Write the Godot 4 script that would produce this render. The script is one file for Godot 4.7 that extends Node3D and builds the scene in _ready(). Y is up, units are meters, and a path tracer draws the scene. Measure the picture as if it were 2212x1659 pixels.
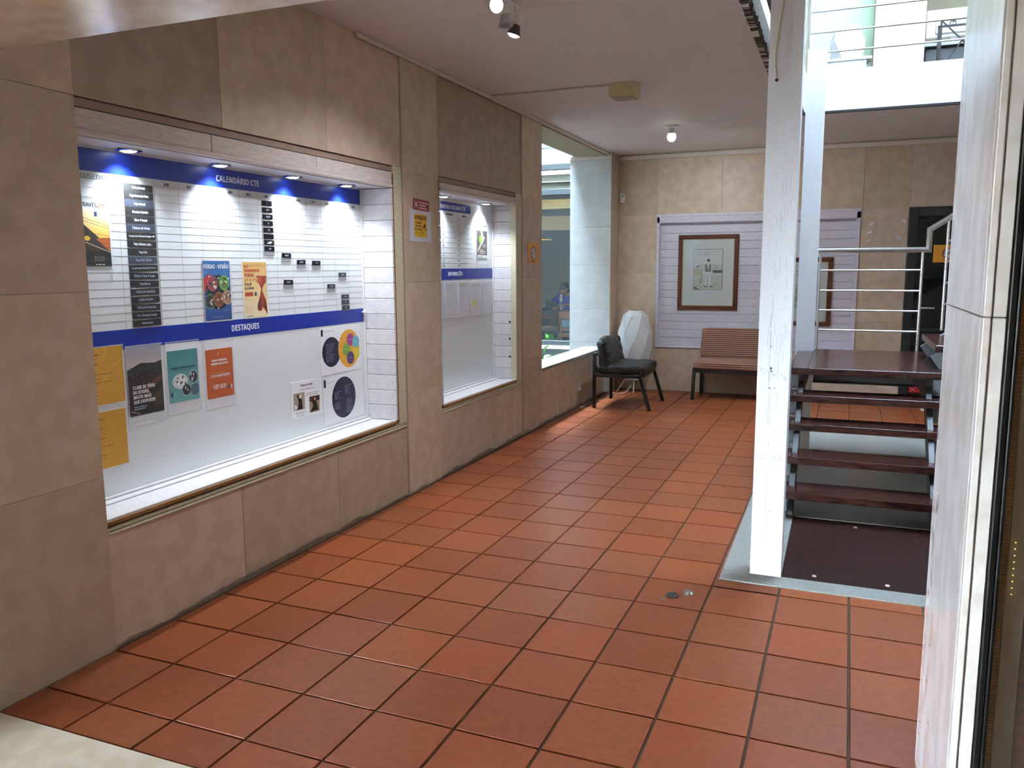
extends Node3D

# ------------------------------------------------------------------ state
var M := {}
var rng := RandomNumberGenerator.new()
const S := 0.305
const CEIL := 2.87
const BX := -0.235

func _ready():
	rng.seed = 7
	# camera
	var cam := Camera3D.new()
	cam.name = "camera"
	cam.fov = rad_to_deg(2.0 * atan(829.5 / 1754.2267))
	cam.near = 0.05
	cam.far = 200.0
	cam.position = Vector3(2.65923, 1.52613, 1.96238)
	cam.rotation = Vector3(deg_to_rad(-8.17162), deg_to_rad(22.01991), deg_to_rad(-0.33861))
	add_child(cam)
	# sky: bright overcast daylight that enters the skylight, the patio and the glazed entrance
	var we := WorldEnvironment.new()
	we.name = "world"
	var env := Environment.new()
	var sky := Sky.new()
	var sm := ProceduralSkyMaterial.new()
	sm.sky_top_color = Color(0.80, 0.90, 1.0)
	sm.sky_horizon_color = Color(0.90, 0.95, 1.0)
	sm.ground_horizon_color = Color(0.80, 0.80, 0.78)
	sm.ground_bottom_color = Color(0.40, 0.39, 0.37)
	sm.sky_energy_multiplier = 12.0
	sm.ground_energy_multiplier = 7.0
	sm.sun_angle_max = 0.0
	sky.sky_material = sm
	env.background_mode = Environment.BG_SKY
	env.sky = sky
	env.tonemap_mode = Environment.TONE_MAPPER_LINEAR
	env.tonemap_exposure = 1.52
	env.sdfgi_enabled = true
	env.ssao_enabled = true
	env.ssil_enabled = true
	we.environment = env
	add_child(we)

	make_materials()
	build_floor()
	build_left_wall()
	build_back_wall()
	build_patio()
	build_ceiling()
	build_entrance()
	build_upper()
	build_stairs()
	build_cases()
	build_signs()
	build_furniture()
	build_fittings()
	build_restaurant()

# ------------------------------------------------------------------ helpers
func numbered(called: String, parent: Node) -> String:
	if not parent.has_node(NodePath(called)):
		return called
	var k := 1
	while parent.has_node(NodePath("%s_%03d" % [called, k])):
		k += 1
	return "%s_%03d" % [called, k]

var counts := {}
func put(o: Node, called: String, parent: Node = null):
	if parent == null:
		parent = self
	var key := str(parent.get_instance_id()) + called
	var n: int = counts.get(key, 0)
	counts[key] = n + 1
	o.name = called if n == 0 else "%s_%03d" % [called, n]
	parent.add_child(o, true)

func tag(o: Node, label: String, category := "", group := "", kind := ""):
	if label != "": o.set_meta("label", label)
	if category != "": o.set_meta("category", category)
	if group != "": o.set_meta("group", group)
	if kind != "": o.set_meta("kind", kind)

func thing(called: String, label: String, category: String, at := Vector3.ZERO, turn := 0.0, group := "", kind := "") -> Node3D:
	var o := Node3D.new()
	put(o, called)
	o.position = at
	o.rotation.y = turn
	tag(o, label, category, group, kind)
	return o

func obj(called: String, st, m: Material, parent: Node = null) -> MeshInstance3D:
	var o := MeshInstance3D.new()
	o.mesh = st.commit() if st is SurfaceTool else st
	o.material_override = m
	o.cast_shadow = GeometryInstance3D.SHADOW_CASTING_SETTING_ON
	put(o, called, parent)
	return o

func nst() -> SurfaceTool:
	var st := SurfaceTool.new()
	st.begin(Mesh.PRIMITIVE_TRIANGLES)
	return st

func face(st: SurfaceTool, p: Array, out: Vector3, uv: Array = []):
	var n: Vector3 = (p[1] - p[0]).cross(p[2] - p[0])
	if n.length() < 1e-12 and p.size() > 3:
		n = (p[2] - p[0]).cross(p[3] - p[0])
	n = n.normalized()
	var ccw := n.dot(out) > 0.0
	if not ccw: n = -n
	for k in range(1, p.size() - 1):
		var ids = [0, k + 1, k] if ccw else [0, k, k + 1]
		for i in ids:
			st.set_normal(n)
			st.set_uv(uv[i] if uv.size() > i else Vector2(p[i].x + p[i].z, -p[i].y))
			st.add_vertex(p[i])

# box between two corners, edges chamfered by ch
func box(st: SurfaceTool, a: Vector3, b: Vector3, ch := 0.0, xf := Transform3D.IDENTITY):
	var c := (a + b) * 0.5
	var h := Vector3(absf(b.x - a.x), absf(b.y - a.y), absf(b.z - a.z)) * 0.5
	ch = minf(ch, minf(h.x, minf(h.y, h.z)) * 0.9)
	var P := func(s: Array, ax: int) -> Vector3:
		var v := Vector3.ZERO
		for k in 3:
			v[k] = s[k] * (h[k] - (0.0 if k == ax else ch))
		return xf * (c + v)
	var o := xf * c
	for ax in 3:
		var u := (ax + 1) % 3
		var w := (ax + 2) % 3
		for s in [-1, 1]:
			var pts := []
			for q in [[-1, -1], [1, -1], [1, 1], [-1, 1]]:
				var sg := [0, 0, 0]
				sg[ax] = s; sg[u] = q[0]; sg[w] = q[1]
				pts.append(P.call(sg, ax))
			face(st, pts, (pts[0] + pts[2]) * 0.5 - o)
	if ch <= 0.0: return
	for ax in 3:
		var u := (ax + 1) % 3
		var w := (ax + 2) % 3
		for su in [-1, 1]:
			for sw in [-1, 1]:
				var pts := []
				for q in [[-1, u], [1, u], [1, w], [-1, w]]:
					var sg := [0, 0, 0]
					sg[ax] = q[0]; sg[u] = su; sg[w] = sw
					pts.append(P.call(sg, q[1]))
				face(st, pts, (pts[0] + pts[2]) * 0.5 - o)
	for sx in [-1, 1]:
		for sy in [-1, 1]:
			for sz in [-1, 1]:
				var pts := [P.call([sx, sy, sz], 0), P.call([sx, sy, sz], 1), P.call([sx, sy, sz], 2)]
				face(st, pts, pts[0] - o)

func bx(called: String, a: Vector3, b: Vector3, m: Material, parent: Node = null, ch := 0.0) -> MeshInstance3D:
	var st := nst()
	var c := (a + b) * 0.5
	box(st, a - c, b - c, ch)
	var o := obj(called, st, m, parent)
	o.position = c
	return o

# a beam of rectangular section between two points; up sets the roll
func beam(st: SurfaceTool, a: Vector3, b: Vector3, w: float, h: float, up := Vector3.UP, ch := 0.0):
	var z := (b - a).normalized()
	if absf(z.dot(up)) > 0.99: up = Vector3.RIGHT
	var x := up.cross(z).normalized()
	var y := z.cross(x)
	var l := (b - a).length()
	box(st, Vector3(-w / 2, -h / 2, -l / 2), Vector3(w / 2, h / 2, l / 2), ch, Transform3D(Basis(x, y, z), (a + b) * 0.5))

func tri_n(st: SurfaceTool, v: Array, n: Array):
	# v in any order: emitted clockwise seen from the side the normals point to
	var g: Vector3 = (v[1] - v[0]).cross(v[2] - v[0])
	var ids = [0, 2, 1] if g.dot(n[0] + n[1] + n[2]) > 0.0 else [0, 1, 2]
	for i in ids:
		st.set_normal(n[i])
		st.set_uv(Vector2(v[i].x + v[i].z, -v[i].y))
		st.add_vertex(v[i])

func tube(st: SurfaceTool, pts: Array, r, sides := 10, caps := true):
	var rings := []
	var nrm := []
	var t0: Vector3 = (pts[1] - pts[0]).normalized()
	var x: Vector3 = t0.cross(Vector3.UP if absf(t0.y) < 0.9 else Vector3.RIGHT).normalized()
	for i in pts.size():
		var t: Vector3
		if i == 0: t = pts[1] - pts[0]
		elif i == pts.size() - 1: t = pts[i] - pts[i - 1]
		else: t = (pts[i + 1] - pts[i]).normalized() + (pts[i] - pts[i - 1]).normalized()
		t = t.normalized()
		x = (x - t * x.dot(t)).normalized()
		var y := t.cross(x)
		var rr: float = r[i] if r is Array else r
		var k := 1.0
		if i > 0 and i < pts.size() - 1:
			k = 1.0 / maxf(0.5, t.dot((pts[i] - pts[i - 1]).normalized()))
		var ring := []
		var nn := []
		for s in sides:
			var a := TAU * s / sides
			var d := x * cos(a) + y * sin(a)
			ring.append(pts[i] + d * rr * (k if k < 1.5 else 1.5))
			nn.append(d)
		rings.append(ring)
		nrm.append(nn)
	for i in pts.size() - 1:
		for s in sides:
			var e := (s + 1) % sides
			tri_n(st, [rings[i][s], rings[i][e], rings[i + 1][e]], [nrm[i][s], nrm[i][e], nrm[i + 1][e]])
			tri_n(st, [rings[i][s], rings[i + 1][e], rings[i + 1][s]], [nrm[i][s], nrm[i + 1][e], nrm[i + 1][s]])
	if caps:
		face(st, rings[0], pts[0] - pts[1])
		face(st, rings[-1], pts[-1] - pts[-2])

# profile of Vector2(radius, height) turned about y
func lathe(st: SurfaceTool, prof: Array, seg := 20, xf := Transform3D.IDENTITY, out := 1.0):
	for i in prof.size() - 1:
		var a: Vector2 = prof[i]
		var b: Vector2 = prof[i + 1]
		if a.distance_to(b) < 1e-6: continue
		var n2 := Vector2(b.y - a.y, a.x - b.x).normalized() * out
		for s in seg:
			var p := TAU * s / seg
			var q := TAU * (s + 1) / seg
			var dp := Vector3(cos(p), 0, sin(p))
			var dq := Vector3(cos(q), 0, sin(q))
			var v := [xf * (dp * a.x + Vector3(0, a.y, 0)), xf * (dq * a.x + Vector3(0, a.y, 0)), xf * (dq * b.x + Vector3(0, b.y, 0)), xf * (dp * b.x + Vector3(0, b.y, 0))]
			var np := (xf.basis * (dp * n2.x + Vector3(0, n2.y, 0))).normalized()
			var nq := (xf.basis * (dq * n2.x + Vector3(0, n2.y, 0))).normalized()
			if a.x > 1e-5: tri_n(st, [v[0], v[1], v[2]], [np, nq, nq])
			if b.x > 1e-5: tri_n(st, [v[0], v[2], v[3]], [np, nq, np])

# upright flat sheet in local xy, centre bottom at the origin, front face to +z with uv 0..1
func sheet(st: SurfaceTool, x0: float, y0: float, x1: float, y1: float, z0: float, z1: float):
	face(st, [Vector3(x0, y0, z1), Vector3(x1, y0, z1), Vector3(x1, y1, z1), Vector3(x0, y1, z1)], Vector3.BACK, [Vector2(0, 1), Vector2(1, 1), Vector2(1, 0), Vector2(0, 0)])
	var e := [Vector2(0.01, 0.5), Vector2(0.01, 0.5), Vector2(0.01, 0.5), Vector2(0.01, 0.5)]
	face(st, [Vector3(x0, y0, z0), Vector3(x1, y0, z0), Vector3(x1, y1, z0), Vector3(x0, y1, z0)], Vector3.FORWARD, e)
	face(st, [Vector3(x0, y0, z0), Vector3(x1, y0, z0), Vector3(x1, y0, z1), Vector3(x0, y0, z1)], Vector3.DOWN, e)
	face(st, [Vector3(x0, y1, z0), Vector3(x1, y1, z0), Vector3(x1, y1, z1), Vector3(x0, y1, z1)], Vector3.UP, e)
	face(st, [Vector3(x0, y0, z0), Vector3(x0, y1, z0), Vector3(x0, y1, z1), Vector3(x0, y0, z1)], Vector3.LEFT, e)
	face(st, [Vector3(x1, y0, z0), Vector3(x1, y1, z0), Vector3(x1, y1, z1), Vector3(x1, y0, z1)], Vector3.RIGHT, e)

# soft cushion: rounded, slightly puffed box; bend(p) may reshape it
func cushion(st: SurfaceTool, size: Vector3, r: float, puff: float, bend = null, div := 12):
	var h := size * 0.5
	st.set_smooth_group(0)
	for ax in 3:
		var u := (ax + 1) % 3
		var w := (ax + 2) % 3
		for s in [-1.0, 1.0]:
			var g := []
			for i in div + 1:
				var row := []
				for j in div + 1:
					var v := Vector3.ZERO
					v[ax] = s * h[ax]
					v[u] = (2.0 * i / div - 1.0) * h[u]
					v[w] = (2.0 * j / div - 1.0) * h[w]
					var inn := Vector3(clampf(v.x, -h.x + r, h.x - r), clampf(v.y, -h.y + r, h.y - r), clampf(v.z, -h.z + r, h.z - r))
					var d := v - inn
					if d.length() > 1e-6: v = inn + d.normalized() * r
					var q := v / h
					v.y += signf(v.y) * puff * (1.0 - q.x * q.x) * (1.0 - q.z * q.z) * absf(q.y)
					if bend != null: v = bend.call(v)
					row.append(v)
				g.append(row)
			for i in div:
				for j in div:
					var a: Vector3 = g[i][j]; var b: Vector3 = g[i + 1][j]; var c: Vector3 = g[i + 1][j + 1]; var d2: Vector3 = g[i][j + 1]
					var mid := (a + c) * 0.5
					var flip := (b - a).cross(c - a).dot(mid) > 0.0
					for v in ([a, c, b, a, d2, c] if flip else [a, b, c, a, c, d2]):
						st.set_uv(Vector2(v.x, v.z))
						st.add_vertex(v)
	st.index()
	st.generate_normals()

func sfont(bold := true) -> Font:
	var key := "font_b" if bold else "font_r"
	if not M.has(key):
		var f := SystemFont.new()
		f.font_names = PackedStringArray(["Droid Sans"])
		f.font_weight = 700 if bold else 400
		M[key] = f
	return M[key]

# lettering: capital height h, centre at pos, squeezed to width w when given
func text(parent: Node, s: String, h: float, m: Material, pos: Vector3, w := 0.0, bold := true, called := "lettering") -> MeshInstance3D:
	var t := TextMesh.new()
	t.text = s
	t.font = sfont(bold)
	t.font_size = 20
	t.pixel_size = h / (20 * 0.714)
	t.curve_step = 1.5
	t.depth = 0.0006
	t.horizontal_alignment = HORIZONTAL_ALIGNMENT_CENTER
	t.vertical_alignment = VERTICAL_ALIGNMENT_CENTER
	var o := MeshInstance3D.new()
	o.mesh = t
	o.material_override = m
	o.position = pos
	put(o, called, parent)
	if w > 0.0:
		var a := t.get_aabb().size.x
		if a > 0.0: o.scale = Vector3(w / a, 1, 1)
	return o

func std(c: Color, rough := 0.6, metal := 0.0) -> StandardMaterial3D:
	var m := StandardMaterial3D.new()
	m.albedo_color = c
	m.roughness = rough
	m.metallic = metal
	return m

func tri(m: StandardMaterial3D, tex: Texture2D, sc: Vector3, world := true) -> StandardMaterial3D:
	m.albedo_texture = tex
	m.uv1_triplanar = true
	m.uv1_world_triplanar = world
	m.uv1_scale = sc
	return m

func tinted(m: StandardMaterial3D, c: Color, off := Vector3.ZERO) -> StandardMaterial3D:
	var d: StandardMaterial3D = m.duplicate()
	d.albedo_color = c
	d.uv1_offset = off
	return d

func glow(c: Color, e: float) -> StandardMaterial3D:
	var m := std(Color(1, 1, 1), 0.5)
	m.emission_enabled = true
	m.emission = c
	m.emission_energy_multiplier = e
	return m

func pane(c: Color, a: float, rough := 0.03) -> StandardMaterial3D:
	var m := std(Color(c.r, c.g, c.b, a), rough)
	m.transparency = BaseMaterial3D.TRANSPARENCY_ALPHA
	return m

# ------------------------------------------------------------------ drawing of prints
class Cv:
	var im: Image
	var w: int
	var h: int
	func _init(ww: int, hh: int, c: Color):
		w = ww; h = hh
		im = Image.create(w, h, false, Image.FORMAT_RGBA8)
		im.fill(c)
	func rect(x0: float, y0: float, x1: float, y1: float, c: Color):
		im.fill_rect(Rect2i(int(x0 * w), int(y0 * h), maxi(1, int((x1 - x0) * w)), maxi(1, int((y1 - y0) * h))), c)
	func grad(x0: float, y0: float, x1: float, y1: float, a: Color, b: Color):
		var n := maxi(1, int((y1 - y0) * h))
		for k in n:
			im.fill_rect(Rect2i(int(x0 * w), int(y0 * h) + k, maxi(1, int((x1 - x0) * w)), 1), a.lerp(b, float(k) / n))
	func dot(x: int, y: int, c: Color):
		if x >= 0 and y >= 0 and x < w and y < h: im.set_pixel(x, y, c)
	func ell(cx: float, cy: float, rx: float, ry: float, c: Color, rim := 0.0, rc := Color.WHITE):
		for y in range(int((cy - ry) * h) - 1, int((cy + ry) * h) + 2):
			for x in range(int((cx - rx) * w) - 1, int((cx + rx) * w) + 2):
				var q := Vector2((x / float(w) - cx) / rx, (y / float(h) - cy) / ry).length()
				if q <= 1.0: dot(x, y, rc if q > 1.0 - rim else c)
	func poly(p: Array, c: Color):
		var pp := PackedVector2Array()
		var lo := Vector2(1e9, 1e9)
		var hi := -lo
		for v in p:
			var q := Vector2(v[0] * w, v[1] * h)
			pp.append(q); lo = lo.min(q); hi = hi.max(q)
		for y in range(int(lo.y), int(hi.y) + 1):
			for x in range(int(lo.x), int(hi.x) + 1):
				if Geometry2D.is_point_in_polygon(Vector2(x + 0.5, y + 0.5), pp): dot(x, y, c)
	func line(x0: float, y0: float, x1: float, y1: float, t: float, c: Color):
		var a := Vector2(x0 * w, y0 * h)
		var b := Vector2(x1 * w, y1 * h)
		var n := int(a.distance_to(b)) + 1
		for k in n + 1:
			var p := a.lerp(b, float(k) / n)
			im.fill_rect(Rect2i(int(p.x - t / 2), int(p.y - t / 2), maxi(1, int(t)), maxi(1, int(t))), c)
	func lines(x0: float, y0: float, x1: float, y1: float, n: int, t: int, c: Color, r: RandomNumberGenerator, centre := false):
		for k in n:
			var y := y0 + (y1 - y0) * (k + 0.5) / n
			var l := (x1 - x0) * r.randf_range(0.55, 1.0)
			var xa := x0 + ((x1 - x0) - l) * 0.5 if centre else x0
			var x := xa
			while x < xa + l:
				var e := minf(x + r.randf_range(0.02, 0.07), xa + l)
				im.fill_rect(Rect2i(int(x * w), int(y * h), maxi(1, int((e - x) * w)), t), c)
				x = e + 0.012
	func grain(x0: float, y0: float, x1: float, y1: float, amp: float, r: RandomNumberGenerator, cell := 1):
		for y in range(int(y0 * h), int(y1 * h), cell):
			for x in range(int(x0 * w), int(x1 * w), cell):
				var k := 1.0 + r.randf_range(-amp, amp)
				var c := im.get_pixel(x, y) * k
				c.a = 1.0
				im.fill_rect(Rect2i(x, y, cell, cell), c)
	func tex() -> ImageTexture:
		im.generate_mipmaps()
		return ImageTexture.create_from_image(im)

func print_mat(cv: Cv, rough := 0.35) -> StandardMaterial3D:
	var m := std(Color.WHITE, rough)
	m.albedo_texture = cv.tex()
	return m

func noise_tex(n: int, f: float, oct: int, c0: Color, c1: Color, sd: int, sx := 1, lo := 0.25, hi := 0.75) -> Image:
	var fn := FastNoiseLite.new()
	fn.seed = sd
	fn.noise_type = FastNoiseLite.TYPE_SIMPLEX_SMOOTH
	fn.frequency = f
	fn.fractal_octaves = oct
	var im := fn.get_seamless_image(n, n)
	im.convert(Image.FORMAT_RGBA8)
	if sx > 1:
		var nar := Image.create(n, n, false, Image.FORMAT_RGBA8)
		for k in sx:
			var cp := im.duplicate() as Image
			cp.resize(n, n / sx, Image.INTERPOLATE_BILINEAR)
			nar.blit_rect(cp, Rect2i(0, 0, n, n / sx), Vector2i(0, k * n / sx))
		im = nar
	for y in n:
		for x in n:
			var v := smoothstep(lo, hi, im.get_pixel(x, y).r)
			im.set_pixel(x, y, c0.lerp(c1, v))
	return im

func to_tex(im: Image) -> ImageTexture:
	im.generate_mipmaps()
	return ImageTexture.create_from_image(im)

# ------------------------------------------------------------------ materials
func make_materials():
	var mt := to_tex(noise_tex(512, 0.016, 5, Color(0.945, 0.935, 0.92), Color(1, 1, 1), 3))
	var mf := noise_tex(256, 0.09, 3, Color(0.93, 0.92, 0.90), Color(1, 1, 1), 4)
	var mb := mf.duplicate() as Image
	mf = null
	var mbn := ImageTexture.create_from_image(mb)
	var stone := std(Color(0.82, 0.74, 0.655), 0.42)
	tri(stone, mt, Vector3(0.8, 0.8, 0.8))
	M.stone = stone
	M.stones = []
	for k in 8:
		var v := rng.randf_range(0.94, 1.04)
		M.stones.append(tinted(stone, Color(0.80 * v, 0.72 * v, 0.635 * v * rng.randf_range(0.97, 1.03)), Vector3(k * 0.37, k * 0.61, k * 0.23)))
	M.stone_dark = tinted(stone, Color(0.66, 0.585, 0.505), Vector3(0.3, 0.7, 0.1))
	M.stone_pale = tinted(stone, Color(0.80, 0.77, 0.73), Vector3(0.5, 0.2, 0.8))
	M.stone_polished = tinted(stone, Color(0.72, 0.705, 0.695), Vector3(0.15, 0.45, 0.3))
	M.stone_polished.roughness = 0.10
	M.stone_polished.uv1_scale = Vector3(0.9, 0.5, 0.9)
	M.stone_soffit = tinted(stone, Color(0.80, 0.70, 0.62), Vector3(0.7, 0.1, 0.5))
	M.stone_soffit.roughness = 0.2
	M.cream = tri(std(Color(0.83, 0.80, 0.70), 0.6), mbn, Vector3(2, 2, 2))
	M.grout_light = std(Color(0.74, 0.69, 0.62), 0.9)
	M.marble_pale = tri(std(Color(0.79, 0.755, 0.675), 0.35), mt, Vector3(1.1, 1.1, 1.1))
	M.sill_slab = tri(std(Color(0.62, 0.62, 0.59), 0.25), mt, Vector3(1.1, 1.1, 1.1))
	var mp := to_tex(noise_tex(256, 0.02, 4, Color(0.97, 0.97, 0.97), Color(1, 1, 1), 71))
	M.concrete = tri(std(Color(0.78, 0.785, 0.775), 0.7), mp, Vector3(1.0, 1.0, 1.0))
	# terracotta
	var tt := to_tex(noise_tex(512, 0.02, 5, Color(0.955, 0.945, 0.94), Color(1, 1, 1), 9))
	M.tiles = []
	for c in [Color(0.52, 0.275, 0.155), Color(0.495, 0.258, 0.145), Color(0.54, 0.288, 0.155), Color(0.505, 0.28, 0.167), Color(0.485, 0.252, 0.138), Color(0.53, 0.27, 0.147)]:
		M.tiles.append(tri(std(c, 0.38), tt, Vector3(2.2, 2.2, 2.2)))
	for t in M.tiles: t.metallic_specular = 0.3
	M.grout = tri(std(Color(0.30, 0.225, 0.165), 0.95), mbn, Vector3(6, 6, 6))
	# ceiling with a stippled relief
	var cn := noise_tex(512, 0.16, 2, Color.BLACK, Color.WHITE, 12)
	var ceil_m := std(Color(0.90, 0.87, 0.86), 0.55)
	var bump := cn.duplicate() as Image
	bump.bump_map_to_normal_map(3.0)
	ceil_m.normal_enabled = true
	ceil_m.normal_texture = to_tex(bump)
	ceil_m.normal_scale = 0.5
	ceil_m.uv1_triplanar = true
	ceil_m.uv1_world_triplanar = true
	ceil_m.uv1_scale = Vector3(1.6, 1.6, 1.6)
	M.ceil = ceil_m
	M.ceil_trim = std(Color(0.84, 0.79, 0.76), 0.5)
	M.plaster_dark = std(Color(0.28, 0.235, 0.19), 0.95)
	# timber
	var wd := to_tex(noise_tex(512, 0.012, 5, Color(0.72, 0.70, 0.68), Color(1, 1, 1), 21, 8))
	M.wood_dark = tri(std(Color(0.265, 0.145, 0.125), 0.2), wd, Vector3(0.9, 0.9, 0.9))
	M.wood_dark.uv1_offset = Vector3(0.2, 0.1, 0.4)
	M.wood_edge = tri(std(Color(0.24, 0.16, 0.16), 0.4), wd, Vector3(0.9, 0.9, 0.9))
	M.wood_floor = tri(std(Color(0.19, 0.10, 0.085), 0.42), wd, Vector3(1.6, 1.6, 1.6))
	M.wood_floor.metallic_specular = 0.2
	M.wood_frame = tri(std(Color(0.38, 0.19, 0.12), 0.3), wd, Vector3(4, 4, 4))
	M.wood_raw = tri(std(Color(0.63, 0.45, 0.24), 0.5), wd, Vector3(3, 3, 3))
	M.wood_chair = tri(std(Color(0.46, 0.27, 0.16), 0.4), wd, Vector3(4, 4, 4))
	var wl := to_tex(noise_tex(512, 0.02, 5, Color(0.935, 0.93, 0.935), Color(1, 1, 1), 33, 8))
	M.plank = tri(std(Color(0.87, 0.86, 0.86), 0.5), wl, Vector3(1.3, 1.3, 1.3))
	M.plank_b = tri(std(Color(0.84, 0.83, 0.84), 0.5), wl, Vector3(1.3, 1.3, 1.3))
	M.plank_niche = tri(std(Color(0.88, 0.87, 0.915), 0.5), wl, Vector3(1.3, 1.3, 1.3))
	M.plank_niche_b = tri(std(Color(0.855, 0.845, 0.89), 0.5), wl, Vector3(1.3, 1.3, 1.3))
	M.fascia_white = tri(std(Color(0.85, 0.81, 0.79), 0.5), wl, Vector3(1.0, 1.0, 1.0))
	# metals
	M.steel_plate = tri(std(Color(0.56, 0.57, 0.55), 0.3), mbn, Vector3(2, 2, 2))
	M.steel_grey = tri(std(Color(0.47, 0.50, 0.53), 0.35), mbn, Vector3(2, 2, 2))
	M.steel_dark = std(Color(0.13, 0.12, 0.115), 0.45)
	M.steel_white = std(Color(0.86, 0.89, 0.92), 0.35)
	M.inox = std(Color(0.86, 0.85, 0.84), 0.24, 1.0)
	M.chrome = std(Color(0.85, 0.85, 0.85), 0.15, 1.0)
	M.black_metal = std(Color(0.085, 0.088, 0.095), 0.45)
	M.black_frame = std(Color(0.045, 0.047, 0.052), 0.3)
	M.black = std(Color(0.03, 0.03, 0.03), 0.6)
	M.ink = std(Color(0.07, 0.07, 0.09), 0.5)
	M.ink_grey = std(Color(0.42, 0.44, 0.47), 0.6)
	M.ink_white = std(Color(0.92, 0.93, 0.95), 0.5)
	M.ink_pale = std(Color(0.68, 0.72, 0.80), 0.5)
	M.ink_red = std(Color(0.70, 0.20, 0.13), 0.5)
	M.ink_orange = std(Color(0.86, 0.42, 0.16), 0.5)
	M.ink_teal = std(Color(0.06, 0.28, 0.36), 0.5)
	M.ink_violet = std(Color(0.38, 0.20, 0.30), 0.5)
	M.white_board = std(Color(0.86, 0.88, 0.89), 0.38)
	M.blue = std(Color(0.085, 0.185, 0.585), 0.35)
	M.white_plastic = std(Color(0.87, 0.86, 0.84), 0.35)
	M.cream_plastic = std(Color(0.74, 0.71, 0.58), 0.5)
	M.paper = std(Color(0.88, 0.88, 0.90), 0.6)
	M.sleeve = pane(Color(0.9, 0.9, 0.9), 0.02, 0.05)
	M.sleeve.metallic_specular = 0.12
	M.marble_light = tri(std(Color(0.88, 0.86, 0.83), 0.35), mt, Vector3(1.1, 1.1, 1.1))
	M.sleeve_edge = pane(Color(0.95, 0.96, 0.98), 0.22, 0.1)
	M.glass = pane(Color(0.5, 0.55, 0.55), 0.03, 0.02)
	M.white_paint = std(Color(0.88, 0.89, 0.89), 0.45)

# ------------------------------------------------------------------ floor
const TROT := -0.0065483
func tile_pt(i: float, j: float) -> Vector2:
	var a := i * S
	var b := j * S * 1.0232585
	return Vector2(a * cos(TROT) - b * sin(TROT), -(b * cos(TROT) + a * sin(TROT)))

func rect2(x0: float, z0: float, x1: float, z1: float) -> PackedVector2Array:
	return PackedVector2Array([Vector2(x0, z0), Vector2(x1, z0), Vector2(x1, z1), Vector2(x0, z1)])

func build_floor():
	var fl := thing("floor", "terracotta tiled floor of the passage with dark mortar joints", "floor", Vector3.ZERO, 0.0, "", "structure")
	bx("mortar_bed", Vector3(-0.03, -0.12, 0.185), Vector3(4.8, -0.007, -8.05), M.grout, fl)
	var plate := rect2(2.166, -1.957, 5.0, -6.16)
	var hall := rect2(0.004, 0.182, 4.6, -8.012)
	var far_right := rect2(3.25, 0.2, 5.0, -6.16)
	for j in range(-1, 26):
		for i in range(0, 15):
			var g := 0.0115
			var q := PackedVector2Array([tile_pt(i + g, j + g), tile_pt(i + 1 - g, j + g), tile_pt(i + 1 - g, j + 1 - g), tile_pt(i + g, j + 1 - g)])
			var polys := [q]
			for cut in [plate, far_right]:
				var nx := []
				for p in polys:
					nx.append_array(Geometry2D.clip_polygons(p, cut))
				polys = nx
			for p0 in polys:
				for p in Geometry2D.intersect_polygons(p0, hall):
					tile_mesh(fl, p)
	var th := thing("trim_1", "pale marble threshold strip at the start of the terracotta floor", "threshold", Vector3.ZERO, 0.0, "", "structure")
	bx("slab", Vector3(0.0, -0.1, 1.1), Vector3(1.45, 0.002, 0.186), M.marble_pale, th, 0.002)
	bx("slab", Vector3(1.453, -0.1, 1.1), Vector3(2.93, 0.002, 0.186), M.marble_pale, th, 0.002)
	# steel floor frame below the stairs with its dark wooden inset
	var pl := thing("trim_2", "grey painted steel floor plate around the foot of the stairs", "floor plate", Vector3.ZERO, 0.0, "", "structure")
	var st := nst()
	box(st, Vector3(2.166, -0.05, -1.957), Vector3(4.6, 0.006, -2.088), 0.002)
	box(st, Vector3(2.166, -0.05, -2.088), Vector3(2.447, 0.006, -3.15), 0.002)
	box(st, Vector3(2.166, -0.05, -3.15), Vector3(4.6, 0.006, -5.98), 0.002)
	obj("steel_sheet", st, M.steel_plate, pl)
	bx("edge_strip", Vector3(2.166, -0.05, -5.985), Vector3(4.6, 0.008, -6.155), M.marble_pale, pl, 0.002)
	for k in 3:
		var xa: float = [2.449, 2.545, 2.69][k]
		var xb: float = [2.5435, 2.6885, 3.4][k]
		bx("floor_board", Vector3(xa, -0.05, -2.09), Vector3(xb, 0.003, -3.148), M.wood_floor, pl, 0.001)
	for p in [Vector3(2.60, 0.003, -2.16), Vector3(2.93, 0.003, -2.155), Vector3(2.80, 0.003, -3.05)]:
		var s2 := nst()
		lathe(s2, [Vector2(0.011, 0), Vector2(0.010, 0.004), Vector2(0.0, 0.005)], 10)
		var o := obj("screw_head", s2, M.grout_light, pl)
		o.position = p
	for k in 2:
		var d := nst()
		lathe(d, [Vector2(0.030, 0.0), Vector2(0.027, 0.006), Vector2(0.018, 0.013), Vector2(0.0, 0.016)], 18)
		var dome := obj("door_stop", d, M.steel_dark if k == 0 else M.chrome)
		dome.position = [Vector3(1.992, 0, -1.672), Vector3(2.057, 0, -1.728)][k]
		tag(dome, ["dull dark metal floor stop set in a terracotta tile", "shiny steel floor stop beside the dull dark one"][k], "floor stop")
	var dd := nst()
	lathe(dd, [Vector2(0.014, 0.0), Vector2(0.012, 0.0025), Vector2(0.0, 0.003)], 12)
	var plug := obj("floor_plug", dd, std(Color(0.35, 0.33, 0.28), 0.8))
	plug.position = Vector3(1.957, 0, -1.618)
	tag(plug, "small grey plugged hole in the tile by the metal floor stops", "floor plug")

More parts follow.
